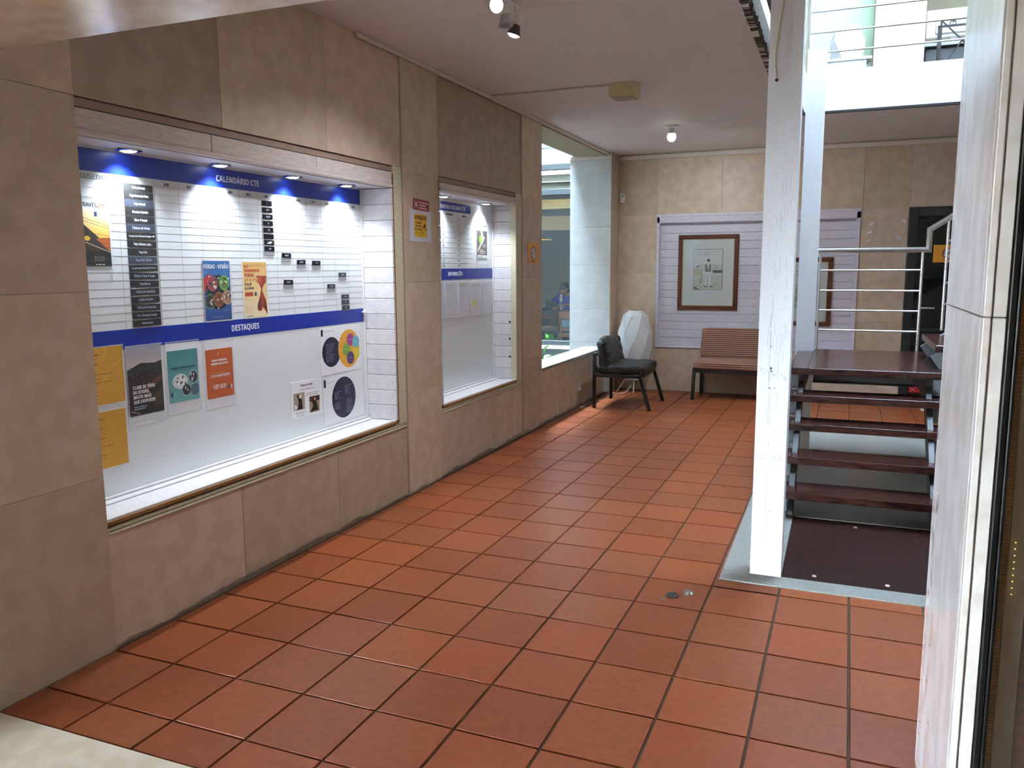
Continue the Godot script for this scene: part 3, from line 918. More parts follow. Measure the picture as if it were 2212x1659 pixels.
# ------------------------------------------------------------------ upper floor seen through the stair void
func build_upper():
	var b := thing("wall_balcony", "bright white edge of the upper floor around the stair void", "balcony edge", Vector3.ZERO, 0.0, "", "structure")
	bx("fascia_board", Vector3(2.272, 2.888, -6.05), Vector3(4.6, 3.235, -6.088), M.white_paint, b, 0.002)
	bx("fascia_edge", Vector3(2.272, 2.868, -6.046), Vector3(4.6, 2.888, -6.088), M.steel_dark, b, 0.001)
	bx("fascia_board", Vector3(2.232, 2.888, -2.23), Vector3(2.270, 3.235, -6.088), M.white_paint, b, 0.002)
	bx("fascia_edge", Vector3(2.232, 2.868, -2.23), Vector3(2.272, 2.888, -6.088), M.steel_dark, b, 0.001)
	var w := thing("wall_upper", "plain pale walls of the upper floor", "wall", Vector3.ZERO, 0.0, "", "structure")
	var st := nst()
	box(st, Vector3(0.7, 3.17, -8.05), Vector3(4.62, 5.7, -8.25))
	box(st, Vector3(0.7, 3.17, -0.5), Vector3(0.9, 5.7, -8.05))
	box(st, Vector3(0.7, 3.17, -0.45), Vector3(2.96, 5.7, -0.65))
	box(st, Vector3(0.7, 5.7, -0.1), Vector3(2.5, 5.9, -8.25))
	box(st, Vector3(2.5, 5.7, -0.1), Vector3(4.9, 5.9, -2.7))
	box(st, Vector3(2.5, 5.7, -6.7), Vector3(4.9, 5.9, -8.25))
	obj("upper_shell", st, M.white_paint, w)
	bx("recess_wall", Vector3(3.26, 3.17, -7.95), Vector3(4.6, 5.7, -8.0), std(Color(0.50, 0.47, 0.39), 0.8), w)
	bx("stone_pillar", Vector3(2.825, 3.17, -6.6), Vector3(3.248, 5.7, -6.95), tinted(M.stone, Color(0.82, 0.76, 0.66)), w, 0.004)
	bx("green_screen", Vector3(2.29, 3.17, -6.85), Vector3(2.822, 5.7, -6.88), std(Color(0.70, 0.80, 0.68), 0.3), w)
	bx("screen_post", Vector3(2.245, 3.17, -6.80), Vector3(2.288, 5.7, -6.88), M.steel_white, w, 0.003)
	bx("side_screen", Vector3(0.9, 3.17, -6.84), Vector3(2.244, 5.7, -6.88), tinted(M.stone, Color(0.80, 0.78, 0.68)), w)
	var sk := thing("window_3", "skylight opening in the roof above the stairs", "skylight", Vector3.ZERO, 0.0, "", "structure")
	var ss := nst()
	for k in 5:
		box(ss, Vector3(2.5, 5.84, -2.7 - k * 1.0), Vector3(4.9, 5.89, -2.74 - k * 1.0))
	obj("skylight_bar", ss, M.steel_white, sk)
	bx("pane", Vector3(2.5, 5.80, -2.7), Vector3(4.9, 5.81, -6.7), pane(Color(0.8, 0.8, 0.8), 0.75, 0.05), sk)

	var bench := thing("display_bench", "low white bench behind the balcony railing", "bench", Vector3(2.54, 3.17, -6.35))
	bx("top", Vector3(-0.27, 0.165, 0.16), Vector3(0.268, 0.19, -0.05), M.white_paint, bench, 0.003)
	bx("front_panel", Vector3(-0.26, 0.0, 0.13), Vector3(0.225, 0.165, 0.15), M.white_paint, bench, 0.002)
	bx("side_panel", Vector3(-0.26, 0.0, -0.045), Vector3(-0.24, 0.165, 0.13), M.white_paint, bench, 0.002)
	bx("side_panel", Vector3(0.24, 0.0, -0.045), Vector3(0.26, 0.165, 0.03), M.white_paint, bench, 0.002)

	# railing of the balcony
	var r := thing("balcony_railing", "thin steel balcony railing above the white fascia", "railing")
	for y in [3.392, 3.562, 3.74, 3.915]:
		var s := nst()
		tube(s, [Vector3(2.285, y, -6.06), Vector3(4.59, y, -6.06)], 0.0085, 8)
		obj("rail", s, M.inox, r)
	var hs := nst()
	tube(hs, [Vector3(2.27, 4.12, -6.06), Vector3(4.59, 4.12, -6.06)], 0.021, 12)
	obj("handrail", hs, M.inox, r)
	for x in [2.283, 3.95]:
		var s := nst()
		tube(s, [Vector3(x, 3.236, -6.06), Vector3(x, 4.1, -6.06)], 0.0125, 8)
		obj("post", s, M.inox, r)
	rebase(r, Vector3(2.283, 3.236, -6.06))

	# things up there
	var l := make_faceted_lamp("white faceted shade lamp upstairs behind the low white bench")
	l.position = Vector3(2.598, 3.17, -6.635)
	l.scale = Vector3(0.74, 0.58, 0.74)
	l.rotation.y = 0.35
	var gl := std(Color(0.93, 0.96, 0.97, 0.55), 0.15)
	gl.transparency = BaseMaterial3D.TRANSPARENCY_ALPHA
	for k in 2:
		var s := nst()
		var R: float = [0.068, 0.046][k]
		var prof := [Vector2(0.03, 0.0), Vector2(0.045, 0.006)]
		for i in 11:
			var a := -1.0 + i * 0.25
			prof.append(Vector2(R * cos(a), R * 0.95 + R * sin(a)) if i < 10 else Vector2(R * 0.08, R * 0.95 + R * 0.998))
		lathe(s, prof, 20)
		var o := thing("glass_globe", ["larger round milky glass globe left of the upper faceted lamp", "smaller round milky glass globe at the left end of the upper bench"][k], "globe lamp", [Vector3(2.395, 3.36, -6.33), Vector3(2.325, 3.36, -6.245)][k], 0.0)
		obj("globe", s, gl, o)
		var s2 := nst()
		lathe(s2, [Vector2(0.0, 0.0), Vector2(0.032, 0.0), Vector2(0.032, 0.012), Vector2(0.014, 0.02), Vector2(0.012, 0.07), Vector2(0, 0.075)], 14)
		obj("base", s2, M.white_plastic, o)
	# desk with a white screen that shows its back
	var d := thing("desk", "grey desk in the recess of the upper floor", "desk", Vector3(3.95, 3.17, -7.55))
	bx("top", Vector3(-0.66, 0.455, 0.32), Vector3(0.6, 0.485, -0.35), std(Color(0.62, 0.63, 0.63), 0.4), d, 0.003)
	bx("front_panel", Vector3(-0.64, 0.02, 0.26), Vector3(0.58, 0.44, 0.28), std(Color(0.27, 0.28, 0.29), 0.5), d, 0.002)
	bx("side_panel", Vector3(-0.64, 0.0, -0.33), Vector3(-0.61, 0.455, 0.26), M.steel_dark, d, 0.002)
	bx("side_panel", Vector3(0.55, 0.0, -0.33), Vector3(0.58, 0.455, 0.26), M.steel_dark, d, 0.002)
	var m := thing("monitor", "white computer screen seen from behind with a round logo on its back", "monitor", Vector3(3.57, 3.655, -7.5))
	var ms := nst()
	box(ms, Vector3(-0.255, 0.105, -0.02), Vector3(0.27, 0.375, 0.0), 0.008)
	box(ms, Vector3(-0.17, 0.14, 0.0), Vector3(0.19, 0.31, 0.018), 0.012)
	obj("housing", ms, M.white_plastic, m)
	var sc := nst()
	box(sc, Vector3(-0.235, 0.125, -0.0215), Vector3(0.25, 0.36, -0.0203))
	obj("screen", sc, M.black_frame, m)
	var ft := nst()
	box(ft, Vector3(-0.03, 0.01, -0.02), Vector3(0.05, 0.15, -0.005), 0.003)
	box(ft, Vector3(-0.11, 0.0, -0.10), Vector3(0.13, 0.012, 0.10), 0.004)
	obj("stand", ft, std(Color(0.55, 0.55, 0.56), 0.4), m)
	var lg := nst()
	lathe(lg, [Vector2(0.0, 0.001), Vector2(0.031, 0.001), Vector2(0.031, -0.001), Vector2(0.0, -0.001)], 28, Transform3D(Basis(Vector3.RIGHT, PI / 2), Vector3(-0.02, 0.232, 0.0195)))
	obj("logo_disc", lg, std(Color(0.13, 0.13, 0.14), 0.4), m)
	var t := text(m, "hp", 0.026, M.ink_white, Vector3(-0.02, 0.230, 0.0212), 0.0, true, "logo_lettering")
	t.transform = Transform3D(Basis(Vector3(1, 0, 0), Vector3(0.28, 1, 0), Vector3(0, 0, 1)), t.position)
	# folding stand in front of it
	var f := thing("folding_stand", "dark metal folding stand behind the balcony railing", "stand")
	var fs := nst()
	for zz in [-6.40, -6.62]:
		beam(fs, Vector3(3.358, 3.172, zz), Vector3(3.358, 3.652, zz), 0.016, 0.016)
		beam(fs, Vector3(3.70, 3.172, zz), Vector3(3.70, 3.652, zz), 0.016, 0.016)
		beam(fs, Vector3(3.35, 3.648, zz), Vector3(3.708, 3.648, zz), 0.016, 0.018)
	obj("frame", fs, M.steel_dark, f)
	for q in [[Vector3(3.366, 3.632, -6.39), Vector3(3.53, 3.46, -6.39)], [Vector3(3.53, 3.47, -6.39), Vector3(3.372, 3.22, -6.39)], [Vector3(3.53, 3.46, -6.39), Vector3(3.69, 3.632, -6.39)], [Vector3(3.53, 3.47, -6.40), Vector3(3.69, 3.22, -6.40)]]:
		var s := nst()
		beam(s, q[0], q[1], 0.010, 0.012)
		obj("brace", s, M.steel_dark, f)
	var kn := nst()
	tube(kn, [Vector3(3.53, 3.465, -6.405), Vector3(3.53, 3.465, -6.375)], 0.014, 10)
	obj("hinge", kn, M.black, f)
	rebase(f, Vector3(3.53, 3.172, -6.5))

# ------------------------------------------------------------------ columns, staircase
func column_print(scratch: bool) -> Cv:
	var cv := Cv.new(96, 1408, Color(0.90, 0.92, 0.935))
	var r := RandomNumberGenerator.new()
	r.seed = 91
	var H := 3.2
	cv.grain(0, 0, 1, 1, 0.012, r, 4)
	if not scratch: return cv
	# long fine cracks in the paint, a worn band and chipped spots
	var yy := 0.15
	var x := 0.47
	while yy < 1.35:
		x += r.randf_range(-0.025, 0.025)
		x = clampf(x, 0.38, 0.56)
		var l := r.randf_range(0.01, 0.05)
		if r.randf() < 0.75:
			cv.line(x, 1.0 - yy / H, x + r.randf_range(-0.012, 0.012), 1.0 - (yy + l) / H, 1.0, Color(0.58, 0.60, 0.62))
		yy += l
	for k in 60:
		var xx := r.randf_range(0.3, 0.85)
		var y0 := r.randf_range(0.05, 1.9)
		cv.line(xx, 1.0 - y0 / H, xx + r.randf_range(-0.02, 0.02), 1.0 - (y0 + r.randf_range(0.02, 0.10)) / H, 1.0, Color(0.74, 0.76, 0.78))
	for k in 70:
		var xx := r.randf_range(0.05, 0.95)
		var y0 := 0.60 + r.randf_range(-0.016, 0.016)
		cv.line(xx, 1.0 - y0 / H, xx + r.randf_range(0.0, 0.05), 1.0 - (y0 + 0.004) / H, 1.0, Color(0.68, 0.71, 0.75))
	for k in 50:
		var xx := r.randf_range(0.05, 0.95)
		var y0 := 1.03 - 0.05 * xx + r.randf_range(-0.012, 0.012)
		cv.line(xx, 1.0 - y0 / H, xx + r.randf_range(0.0, 0.05), 1.0 - (y0 + 0.004) / H, 1.0, Color(0.72, 0.74, 0.77))
	for q in [[0.42, 1.035, 0.035, 0.008], [0.44, 1.02, 0.03, 0.004], [0.40, 0.94, 0.02, 0.004], [0.55, 0.94, 0.02, 0.003], [0.4, 1.14, 0.012, 0.006], [0.55, 0.33, 0.02, 0.002], [0.93, 0.40, 0.02, 0.002]]:
		cv.ell(q[0], 1.0 - q[1] / H, q[2], q[3] / H, Color(0.34, 0.35, 0.37))
	cv.rect(0, 1.0 - 0.02 / H, 1, 1, Color(0.80, 0.80, 0.79))
	return cv

func build_stairs():
	# two white steel columns
	var c1 := thing("steel_column", "scratched white square column standing on the steel floor plate in front of the stairs", "column", Vector3(2.3735, 0.006, -2.08))
	var s := nst()
	sheet(s, -0.0735, 0, 0.0735, 3.2, -0.145, 0)
	obj("shaft", s, print_mat(column_print(true), 0.35), c1)
	var cb := nst()
	tube(cb, [Vector3(-0.004, 2.85, 0.004), Vector3(-0.018, 2.70, 0.006), Vector3(-0.036, 2.56, 0.012), Vector3(-0.044, 2.48, 0.014), Vector3(-0.043, 2.42, 0.011), Vector3(-0.036, 2.365, -0.001)], 0.0045, 8)
	obj("cable", cb, M.cream_plastic, c1)
	var ho := nst()
	lathe(ho, [Vector2(0.008, 0), Vector2(0.0, 0.001)], 12, Transform3D(Basis(Vector3.RIGHT, PI / 2), Vector3(-0.036, 2.361, 0.0004)))
	obj("cable_hole", ho, M.black, c1)
	var c2 := thing("steel_column", "white square column rising through the back left of the stair landing", "column", Vector3(2.395, 0.006, -5.10))
	var s2 := nst()
	sheet(s2, -0.07, 0, 0.07, 3.2, -0.145, 0)
	obj("shaft", s2, print_mat(column_print(false), 0.4), c2)

	var t := thing("staircase", "open staircase of dark wooden treads on steel stringers rising to a landing", "staircase")
	var zt := [-3.10, -3.33, -3.585, -3.745]
	for k in 4:
		var y := 0.1667 * (k + 1)
		var st := nst()
		box(st, Vector3(2.372 - 0.006 * k, y - 0.045, zt[k]), Vector3(3.30, y, zt[k] - 0.27), 0.002)
		obj("tread", st, M.wood_dark, t)
		for q in [Vector3(2.40, y, zt[k] - 0.05), Vector3(2.40, y, zt[k] - 0.10)]:
			var sc := nst()
			lathe(sc, [Vector2(0.007, 0), Vector2(0.006, 0.003), Vector2(0, 0.0035)], 8)
			var o := obj("screw_head", sc, M.inox, t)
			o.position = q
		for xb in [[2.365, 2.408], [3.243, 3.29]]:
			var bs := nst()
			var yb := y - 0.046
			box(bs, Vector3(xb[0], yb - 0.098, zt[k] - 0.10), Vector3(xb[1], yb, zt[k] - 0.12), 0.001)
			box(bs, Vector3(xb[0], yb - 0.104, zt[k] - 0.07), Vector3(xb[1], yb - 0.098, zt[k] - 0.12), 0.001)
			if yb - 0.104 > 0.0:
				obj("bracket", bs, M.steel_grey, t)
	var ly := 0.8335
	var ls := nst()
	box(ls, Vector3(2.346, ly - 0.045, -3.895), Vector3(2.468, ly, -5.098), 0.002)
	box(ls, Vector3(2.4685, ly - 0.045, -3.895), Vector3(3.62, ly, -5.30), 0.002)
	obj("landing", ls, M.wood_dark, t)
	for xb in [[2.352, 2.406], [3.243, 3.29]]:
		var bs := nst()
		box(bs, Vector3(xb[0], ly - 0.145, -3.98), Vector3(xb[1], ly - 0.046, -4.0), 0.001)
		box(bs, Vector3(xb[0], ly - 0.151, -3.95), Vector3(xb[1], ly - 0.145, -4.0), 0.001)
		obj("bracket", bs, M.steel_grey, t)
	# inclined stringers and landing frame
	for x in [2.428, 3.218]:
		var st := nst()
		beam(st, Vector3(x, -0.02, -3.125), Vector3(x, 0.70, -4.02), 0.036, 0.13, Vector3.UP, 0.002)
		beam(st, Vector3(x, 0.715, -3.96), Vector3(x, 0.715, -5.26), 0.036, 0.14, Vector3.UP, 0.002)
		obj("stringer", st, M.steel_dark, t)
	bx("landing_beam", Vector3(2.47, 0.575, -5.20), Vector3(3.6, 0.785, -5.23), M.steel_grey, t, 0.002)
	bx("beam_flange", Vector3(2.47, 0.565, -5.16), Vector3(3.6, 0.575, -5.26), M.steel_dark, t, 0.001)
	# second flight turning right
	for k in 9:
		var x0 := 3.25 + 0.25 * k
		if x0 + 0.28 > 4.6: break
		var y := ly + 0.1667 * (k + 1)
		bx("tread", Vector3(x0, y - 0.045, -4.03), Vector3(x0 + 0.28, y, -5.04), M.wood_dark, t, 0.004)
	for z in [-4.15, -4.92]:
		var st := nst()
		beam(st, Vector3(3.27, 0.86, z), Vector3(4.55, 1.72, z), 0.036, 0.13, Vector3.UP, 0.002)
		obj("stringer", st, M.steel_grey, t)
	rebase(t, Vector3(2.8, 0.006, -3.5))

	var r := thing("stair_railing", "brushed steel railing with round handrail on the stair landing", "railing")
	var z := -5.262
	var hs := nst()
	tube(hs, [Vector3(2.318, 1.647, z), Vector3(3.277, 1.645, z), Vector3(3.277, 1.80, z), Vector3(4.5, 2.615, z)], 0.0215, 14)
	obj("handrail", hs, M.inox, r)
	for y in [1.486, 1.322, 1.160, 0.997]:
		var s3 := nst()
		tube(s3, [Vector3(2.485, y, z), Vector3(3.24, y, z)], 0.0075, 8)
		obj("rail", s3, M.inox, r)
	for x in [2.484, 3.238]:
		var s3 := nst()
		tube(s3, [Vector3(x, ly + 0.001, z), Vector3(x, 1.64, z)], 0.0105, 10)
		obj("post", s3, M.inox, r)
	for k in 2:
		var px := 3.405 + k * 1.0
		var s3 := nst()
		tube(s3, [Vector3(px, 0.93 + (px - 3.28) * 0.667, z), Vector3(px, 1.79 + (px - 3.277) * 0.667, z)], 0.0105, 10)
		obj("post", s3, M.inox, r)
	for y in [1.70, 1.54, 1.375, 1.21]:
		var s3 := nst()
		tube(s3, [Vector3(3.405, y, z), Vector3(4.45, y + 0.697, z)], 0.0075, 8)
		obj("rail", s3, M.inox, r)
	rebase(r, Vector3(2.484, ly, z))

# ------------------------------------------------------------------ display cases
func downlight(parent: Node3D, at: Vector3, e: float):
	var d := Node3D.new()
	put(d, "downlight", parent)
	d.position = at
	var s := nst()
	lathe(s, [Vector2(0.056, 0.0), Vector2(0.055, -0.006), Vector2(0.042, -0.009), Vector2(0.038, -0.004), Vector2(0.037, 0.0)], 24)
	obj("ring", s, M.chrome, d)
	var b := nst()
	lathe(b, [Vector2(0.036, 0.0), Vector2(0.033, -0.007), Vector2(0.022, -0.012), Vector2(0.0, -0.014)], 20)
	obj("bulb", b, glow(Color(0.92, 0.96, 1.0), 6.0), d)
	var l := SpotLight3D.new()
	put(l, "downlight_lamp", d)
	l.position = Vector3(0, -0.022, 0)
	l.rotation.x = -PI / 2
	l.spot_angle = 60.0
	l.spot_angle_attenuation = 0.9
	l.light_energy = e
	l.light_color = Color(0.90, 0.95, 1.0)
	l.light_size = 0.03
	l.spot_range = 12.0
	l.spot_attenuation = 2.0
	l.shadow_enabled = true

func case_shell(c: Node3D, za: float, zb: float, soff: float, bottom: float):
	bx("back_board", Vector3(-0.258, bottom, za), Vector3(BX, soff, zb), M.white_board, c)
	bx("soffit", Vector3(-0.26, soff, za), Vector3(-0.036, soff + 0.016, zb - 0.03), M.plank, c)
	bx("soffit_strip", Vector3(-0.06, soff - 0.004, za), Vector3(-0.036, soff, zb), M.plank_b, c, 0.001)
	var y := bottom
	var k := 0
	while y < soff - 0.01:
		var y2 := minf(y + 0.0995, soff)
		for s in [0, 1]:
			var z := zb if s == 0 else za
			var dz := -0.018 if s == 0 else 0.018
			bx("side_plank", Vector3(-0.255, y + 0.0008, z), Vector3(-0.008, y2 - 0.0012, z + dz), M.plank if (k * 7 + s) % 3 else M.plank_b, c, 0.0025)
		y = y2
		k += 1
	# mouldings along the back board, sill boards
	bx("side_moulding", Vector3(BX, bottom, zb + 0.012), Vector3(BX + 0.012, soff, zb), M.plank, c, 0.002)
	bx("sill_board", Vector3(-0.258, bottom - 0.02, za), Vector3(-0.012, bottom, zb), M.plank, c, 0.003)
	bx("sill_step", Vector3(BX, bottom, za), Vector3(BX + 0.05, bottom + 0.010, zb + 0.013), M.plank, c, 0.003)
	bx("sill_moulding", Vector3(BX, bottom + 0.010, za), Vector3(BX + 0.014, bottom + 0.022, zb + 0.013), M.plank_b, c, 0.003)
	bx("front_moulding", Vector3(-0.03, bottom - 0.02, za), Vector3(-0.012, bottom + 0.006, zb), M.plank, c, 0.003)
	bx("wood_strip", Vector3(-0.02, bottom - 0.022, za), Vector3(-0.004, bottom - 0.005, zb), M.wood_raw, c, 0.001)
	bx("shadow_gap", Vector3(-0.04, bottom - 0.034, za), Vector3(-0.02, bottom - 0.022, zb), M.black, c)
	bx("wood_strip", Vector3(-0.03, bottom - 0.02, zb - 0.019), Vector3(-0.006, 2.115, zb - 0.027), M.wood_raw, c, 0.001)
	# fascia above
	var n := 3 if za > -1 else 2
	for i in n:
		var a := lerpf(za, zb - 0.016, float(i) / n)
		var b := lerpf(za, zb - 0.016, float(i + 1) / n)
		bx("fascia_board", Vector3(-0.034, soff + 0.022, a - 0.001), Vector3(-0.010, 2.126, b + 0.001), M.fascia_white, c, 0.002)
	bx("fascia_moulding", Vector3(-0.036, soff, za), Vector3(-0.004, soff + 0.022, zb - 0.016), M.fascia_white, c, 0.004)
	bx("shadow_gap", Vector3(-0.05, 2.126, za), Vector3(-0.022, 2.1315, zb - 0.016), M.black, c)
	bx("top_rail", Vector3(-0.06, 2.1315, za), Vector3(-0.024, 2.166, zb - 0.02), std(Color(0.62, 0.52, 0.46), 0.6), c, 0.002)

func board_text(c: Node3D, s: String, y: float, z: float, h: float, m: Material, w := 0.0, x := BX + 0.0016, bold := true):
	var o := text(c, s, h, m, Vector3(x, y, z), w, bold)
	o.rotation.y = PI / 2

# upright print fixed to the left wall or a back board; children in local xy
func poster(called: String, label: String, cat: String, group: String, xw: float, z0: float, z1: float, y0: float, y1: float, m: Material, roll := 0.0) -> Node3D:
	var w := absf(z1 - z0)
	var o := thing(called, label, cat, Vector3(xw, y0, (z0 + z1) / 2), PI / 2, group)
	o.rotation.z = roll
	var s := nst()
	sheet(s, -w / 2, 0, w / 2, y1 - y0, 0.0012, 0.003)
	obj("sheet", s, m, o)
	return o

func sleeve(o: Node3D, x0: float, y0: float, x1: float, y1: float, z := 0.0045):
	var st := nst()
	sheet(st, x0, y0, x1, y1, z, z + 0.0008)
	obj("sleeve", st, M.sleeve, o)
	var e := nst()
	for q in [[x0, y0, x1, y0 + 0.005], [x0, y1 - 0.005, x1, y1], [x0, y0, x0 + 0.004, y1], [x1 - 0.004, y0, x1, y1]]:
		sheet(e, q[0], q[1], q[2], q[3], z + 0.001, z + 0.0022)
	obj("sleeve_edge", e, M.sleeve_edge, o)

func build_cases():
	var r := RandomNumberGenerator.new()
	r.seed = 5
	# ---- large case
	var c := thing("display_case", "wide recessed display case with the yearly calendar board, nearest the camera", "display case")
	case_shell(c, -0.24, -2.618, 2.03, 0.535)
	bx("header_band", Vector3(BX, 1.929, -0.24), Vector3(BX + 0.0012, 2.021, -2.606), M.blue, c)
	bx("middle_band", Vector3(BX, 1.181, -0.24), Vector3(BX + 0.0012, 1.268, -2.606), M.blue, c)
	board_text(c, "CALENDÁRIO CTE", 1.972, -1.467, 0.030, M.ink_white, 0.318)
	board_text(c, "DESTAQUES", 1.225, -1.466, 0.031, M.ink_white, 0.212)
	board_text(c, "TORNEIOS E EVENTOS", 1.908, -0.58, 0.0165, M.ink_grey, 0.24, BX + 0.001, false)
	var months := ["JAN", "FEV", "MAR", "ABR", "MAI", "JUN", "JUL", "AGO", "SET", "OUT", "NOV", "DEZ"]
	var mz := [-0.982, -1.121, -1.268, -1.403, -1.541, -1.68, -1.82, -1.963, -2.103, -2.245, -2.386, -2.528]
	for k in 12:
		board_text(c, months[k], 1.9105, mz[k], 0.0125, M.ink, 0.0, BX + 0.001)
	var gs := nst()
	var vz := [-0.40, -0.70, -0.907, -1.053, -1.192, -1.326, -1.466, -1.610, -1.753, -1.890, -2.032, -2.179, -2.310, -2.452]
	for z in vz:
		box(gs, Vector3(BX, 1.27, z - 0.0007), Vector3(BX + 0.0006, 1.926, z + 0.0007))
	for k in 19:
		var y := 1.8985 - 0.0349 * k
		if y > 1.272: box(gs, Vector3(BX, y - 0.0007, -0.245), Vector3(BX + 0.0006, y + 0.0007, -2.604))
	obj("grid_lines", gs, std(Color(0.66, 0.68, 0.70), 0.6), c)
	for z in [-0.72, -1.272, -1.84, -2.365]:
		downlight(c, Vector3(-0.172, 2.03, z), 0.68)
	var kn := nst()
	lathe(kn, [Vector2(0.006, 0), Vector2(0.006, 0.012), Vector2(0.012, 0.016), Vector2(0.012, 0.024), Vector2(0.0, 0.027)], 14, Transform3D(Basis(Vector3.BACK, -PI / 2), Vector3(BX, 1.243, -2.594)))
	obj("knob", kn, M.white_plastic, c)
	rebase(c, Vector3(-0.12, 0.5, -1.43))

	# ---- name strips
	var names := ["Porta da Frente", "Taça Fernando Pires", "Taça Estoril", "Masters Escola", "Time 4 Travel", "Clínicas de Verão", "Campeonato Nacional Equipas +45", "Taça Salazar Leite", "Taça Sol", "Taça Góis Torok", "Campeonato Nacional Seniores", "Masters Time 4 Travel", "Smashtour", "Clínica do Exercício", "Ladies Doubles", "Clínica do Exercício", "Fim Torneio Escada", "Veteranos"]
	var where := ["first from the top", "second from the top", "third from the top", "fourth from the top", "fifth from the top", "sixth from the top", "seventh from the top", "eighth from the top", "ninth from the top", "tenth from the top", "eleventh from the top", "twelfth from the top", "thirteenth from the top", "fifth from the bottom", "fourth from the bottom", "third from the bottom", "second from the bottom", "last at the bottom"]
	for k in 18:
		var grey: bool = k in [2, 5, 9]
		var o := thing("name_strip", "%s name strip on the calendar, %s of its column" % ["grey blue" if grey else ("grey black" if k == 0 else "black"), where[k]], "name strip", Vector3(BX, 1.866 - 0.03485 * k, -0.815), PI / 2, "name strips down the left of the calendar")
		o.rotation.z = r.randf_range(-0.022, 0.012)
		var s := nst()
		box(s, Vector3(-0.08, 0, 0.002), Vector3(0.08, 0.0305, 0.005), 0.001)
		var col := Color(0.20, 0.235, 0.31) if grey else (Color(0.10, 0.10, 0.11) if k == 0 else Color(0.032, 0.034, 0.042))
		obj("strip", s, std(col, 0.3), o)
		var wt: float = [0.072, 0.104, 0.062, 0.086, 0.072, 0.098, 0.145, 0.098, 0.046, 0.088, 0.138, 0.115, 0.06, 0.108, 0.08, 0.108, 0.11, 0.065][k]
		text(o, names[k], 0.0105 if wt < 0.13 else 0.008, M.ink_white if k < 9 else M.ink_pale, Vector3(0, 0.0155, 0.0054), wt, k in [0, 1, 2, 3, 4, 7])
		var h := nst()
		box(h, Vector3(-0.083, -0.0022, 0.0062), Vector3(0.083, 0.0325, 0.0068))
		obj("holder", h, M.sleeve, o)
	# ---- date tags
	var tags := [["1", -1.683, 1.862, "june column, first of eight from the top"], ["8e9", -1.684, 1.8265, "june column, second of eight from the top"], ["16e23", -1.685, 1.7905, "june column, third of eight from the top"], ["22", -1.686, 1.7555, "june column, fourth of eight from the top"], ["22", -1.687, 1.7205, "june column, fifth of eight from the top"], ["", -1.687, 1.686, "june column, sixth of eight from the top"], ["", -1.688, 1.654, "june column, seventh of eight with a white glint"], ["1a9", -1.688, 1.620, "june column, lowest of eight"],
		["26a28", -1.831, 1.586, "july column, upper one"], ["23a25", -1.964, 1.550, "august column"], ["15", -2.109, 1.545, "september column"], ["27a28", -1.838, 1.438, "july column, lower one"], ["1a3", -2.377, 1.474, "november column, highest one"], ["9a20", -2.253, 1.405, "october column"], ["1a2", -2.400, 1.338, "november column, top of the lower three"], ["8", -2.402, 1.303, "november column, middle of the lower three"], ["14", -2.404, 1.268, "november column, touching the blue band"]]
	for k in tags.size():
		var q = tags[k]
		var o := thing("date_tag", "small dark date tag in the calendar's %s" % q[3], "date tag", Vector3(BX, q[2], q[1]), PI / 2, "date tags on the calendar board")
		o.rotation.z = r.randf_range(-0.03, 0.01)
		var s := nst()
		box(s, Vector3(-0.0405, 0, 0.002), Vector3(0.0405, 0.0265, 0.005), 0.001)
		obj("strip", s, std(Color(0.05, 0.052, 0.062) if k < 12 else Color(0.16, 0.17, 0.19), 0.3), o)
		if q[0] != "": text(o, q[0], 0.009, M.ink_pale, Vector3(0, 0.0135, 0.0054))
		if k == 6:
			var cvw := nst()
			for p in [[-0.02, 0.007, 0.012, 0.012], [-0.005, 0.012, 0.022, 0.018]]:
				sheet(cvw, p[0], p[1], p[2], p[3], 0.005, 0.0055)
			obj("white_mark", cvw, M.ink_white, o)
		if k >= 7:
			var h := nst()
			box(h, Vector3(-0.042, -0.0195 if k < 14 else -0.003, 0.0015), Vector3(0.042, 0.0, 0.0035))
			obj("holder", h, std(Color(0.60, 0.61, 0.63), 0.4), o)

	# ---- posters in the large case
	var cv := Cv.new(200, 220, Color(0.90, 0.91, 0.91))
	cv.grad(0, 0.20, 1, 0.62, Color(0.96, 0.95, 0.80), Color(0.93, 0.72, 0.25))
	cv.poly([[0, 0.42], [0.55, 0.40], [0.82, 0.60], [1.0, 0.72], [1, 1], [0, 1]], Color(0.20, 0.16, 0.11))
	cv.poly([[0.75, 0.60], [1.0, 0.58], [1.0, 0.80]], Color(0.72, 0.36, 0.10))
	for k in 9:
		cv.line(0.0, 0.47 + 0.055 * k, 1.0, 0.56 + 0.058 * k, 1.0, Color(0.33, 0.27, 0.19))
	for k in 7:
		cv.line(0.15 + k * 0.06, 0.41, 0.15 + k * 0.06, 0.36 - (k % 3) * 0.02, 2.0, Color(0.15, 0.12, 0.09))
	cv.line(0.45, 0.33, 1.0, 0.46, 1.0, Color(0.25, 0.18, 0.10))
	cv.line(0.5, 0.30, 1.0, 0.42, 1.0, Color(0.25, 0.18, 0.10))
	cv.ell(0.60, 0.60, 0.05, 0.035, Color(0.88, 0.74, 0.20))
	cv.rect(0, 0.78, 1, 1, Color(0.10, 0.085, 0.075))
	cv.line(0.45, 0.62, 1.0, 0.80, 2.0, Color(0.80, 0.77, 0.70))
	cv.lines(0.70, 0.85, 0.97, 0.93, 4, 1, Color(0.8, 0.8, 0.8), r)
	cv.lines(0.72, 0.955, 0.97, 0.985, 1, 3, Color(0.9, 0.9, 0.9), r)
	cv.rect(0.75, 0.22, 0.80, 0.29, Color(0.15, 0.22, 0.42))
	cv.lines(0.84, 0.23, 0.92, 0.28, 3, 1, Color(0.5, 0.5, 0.5), r)
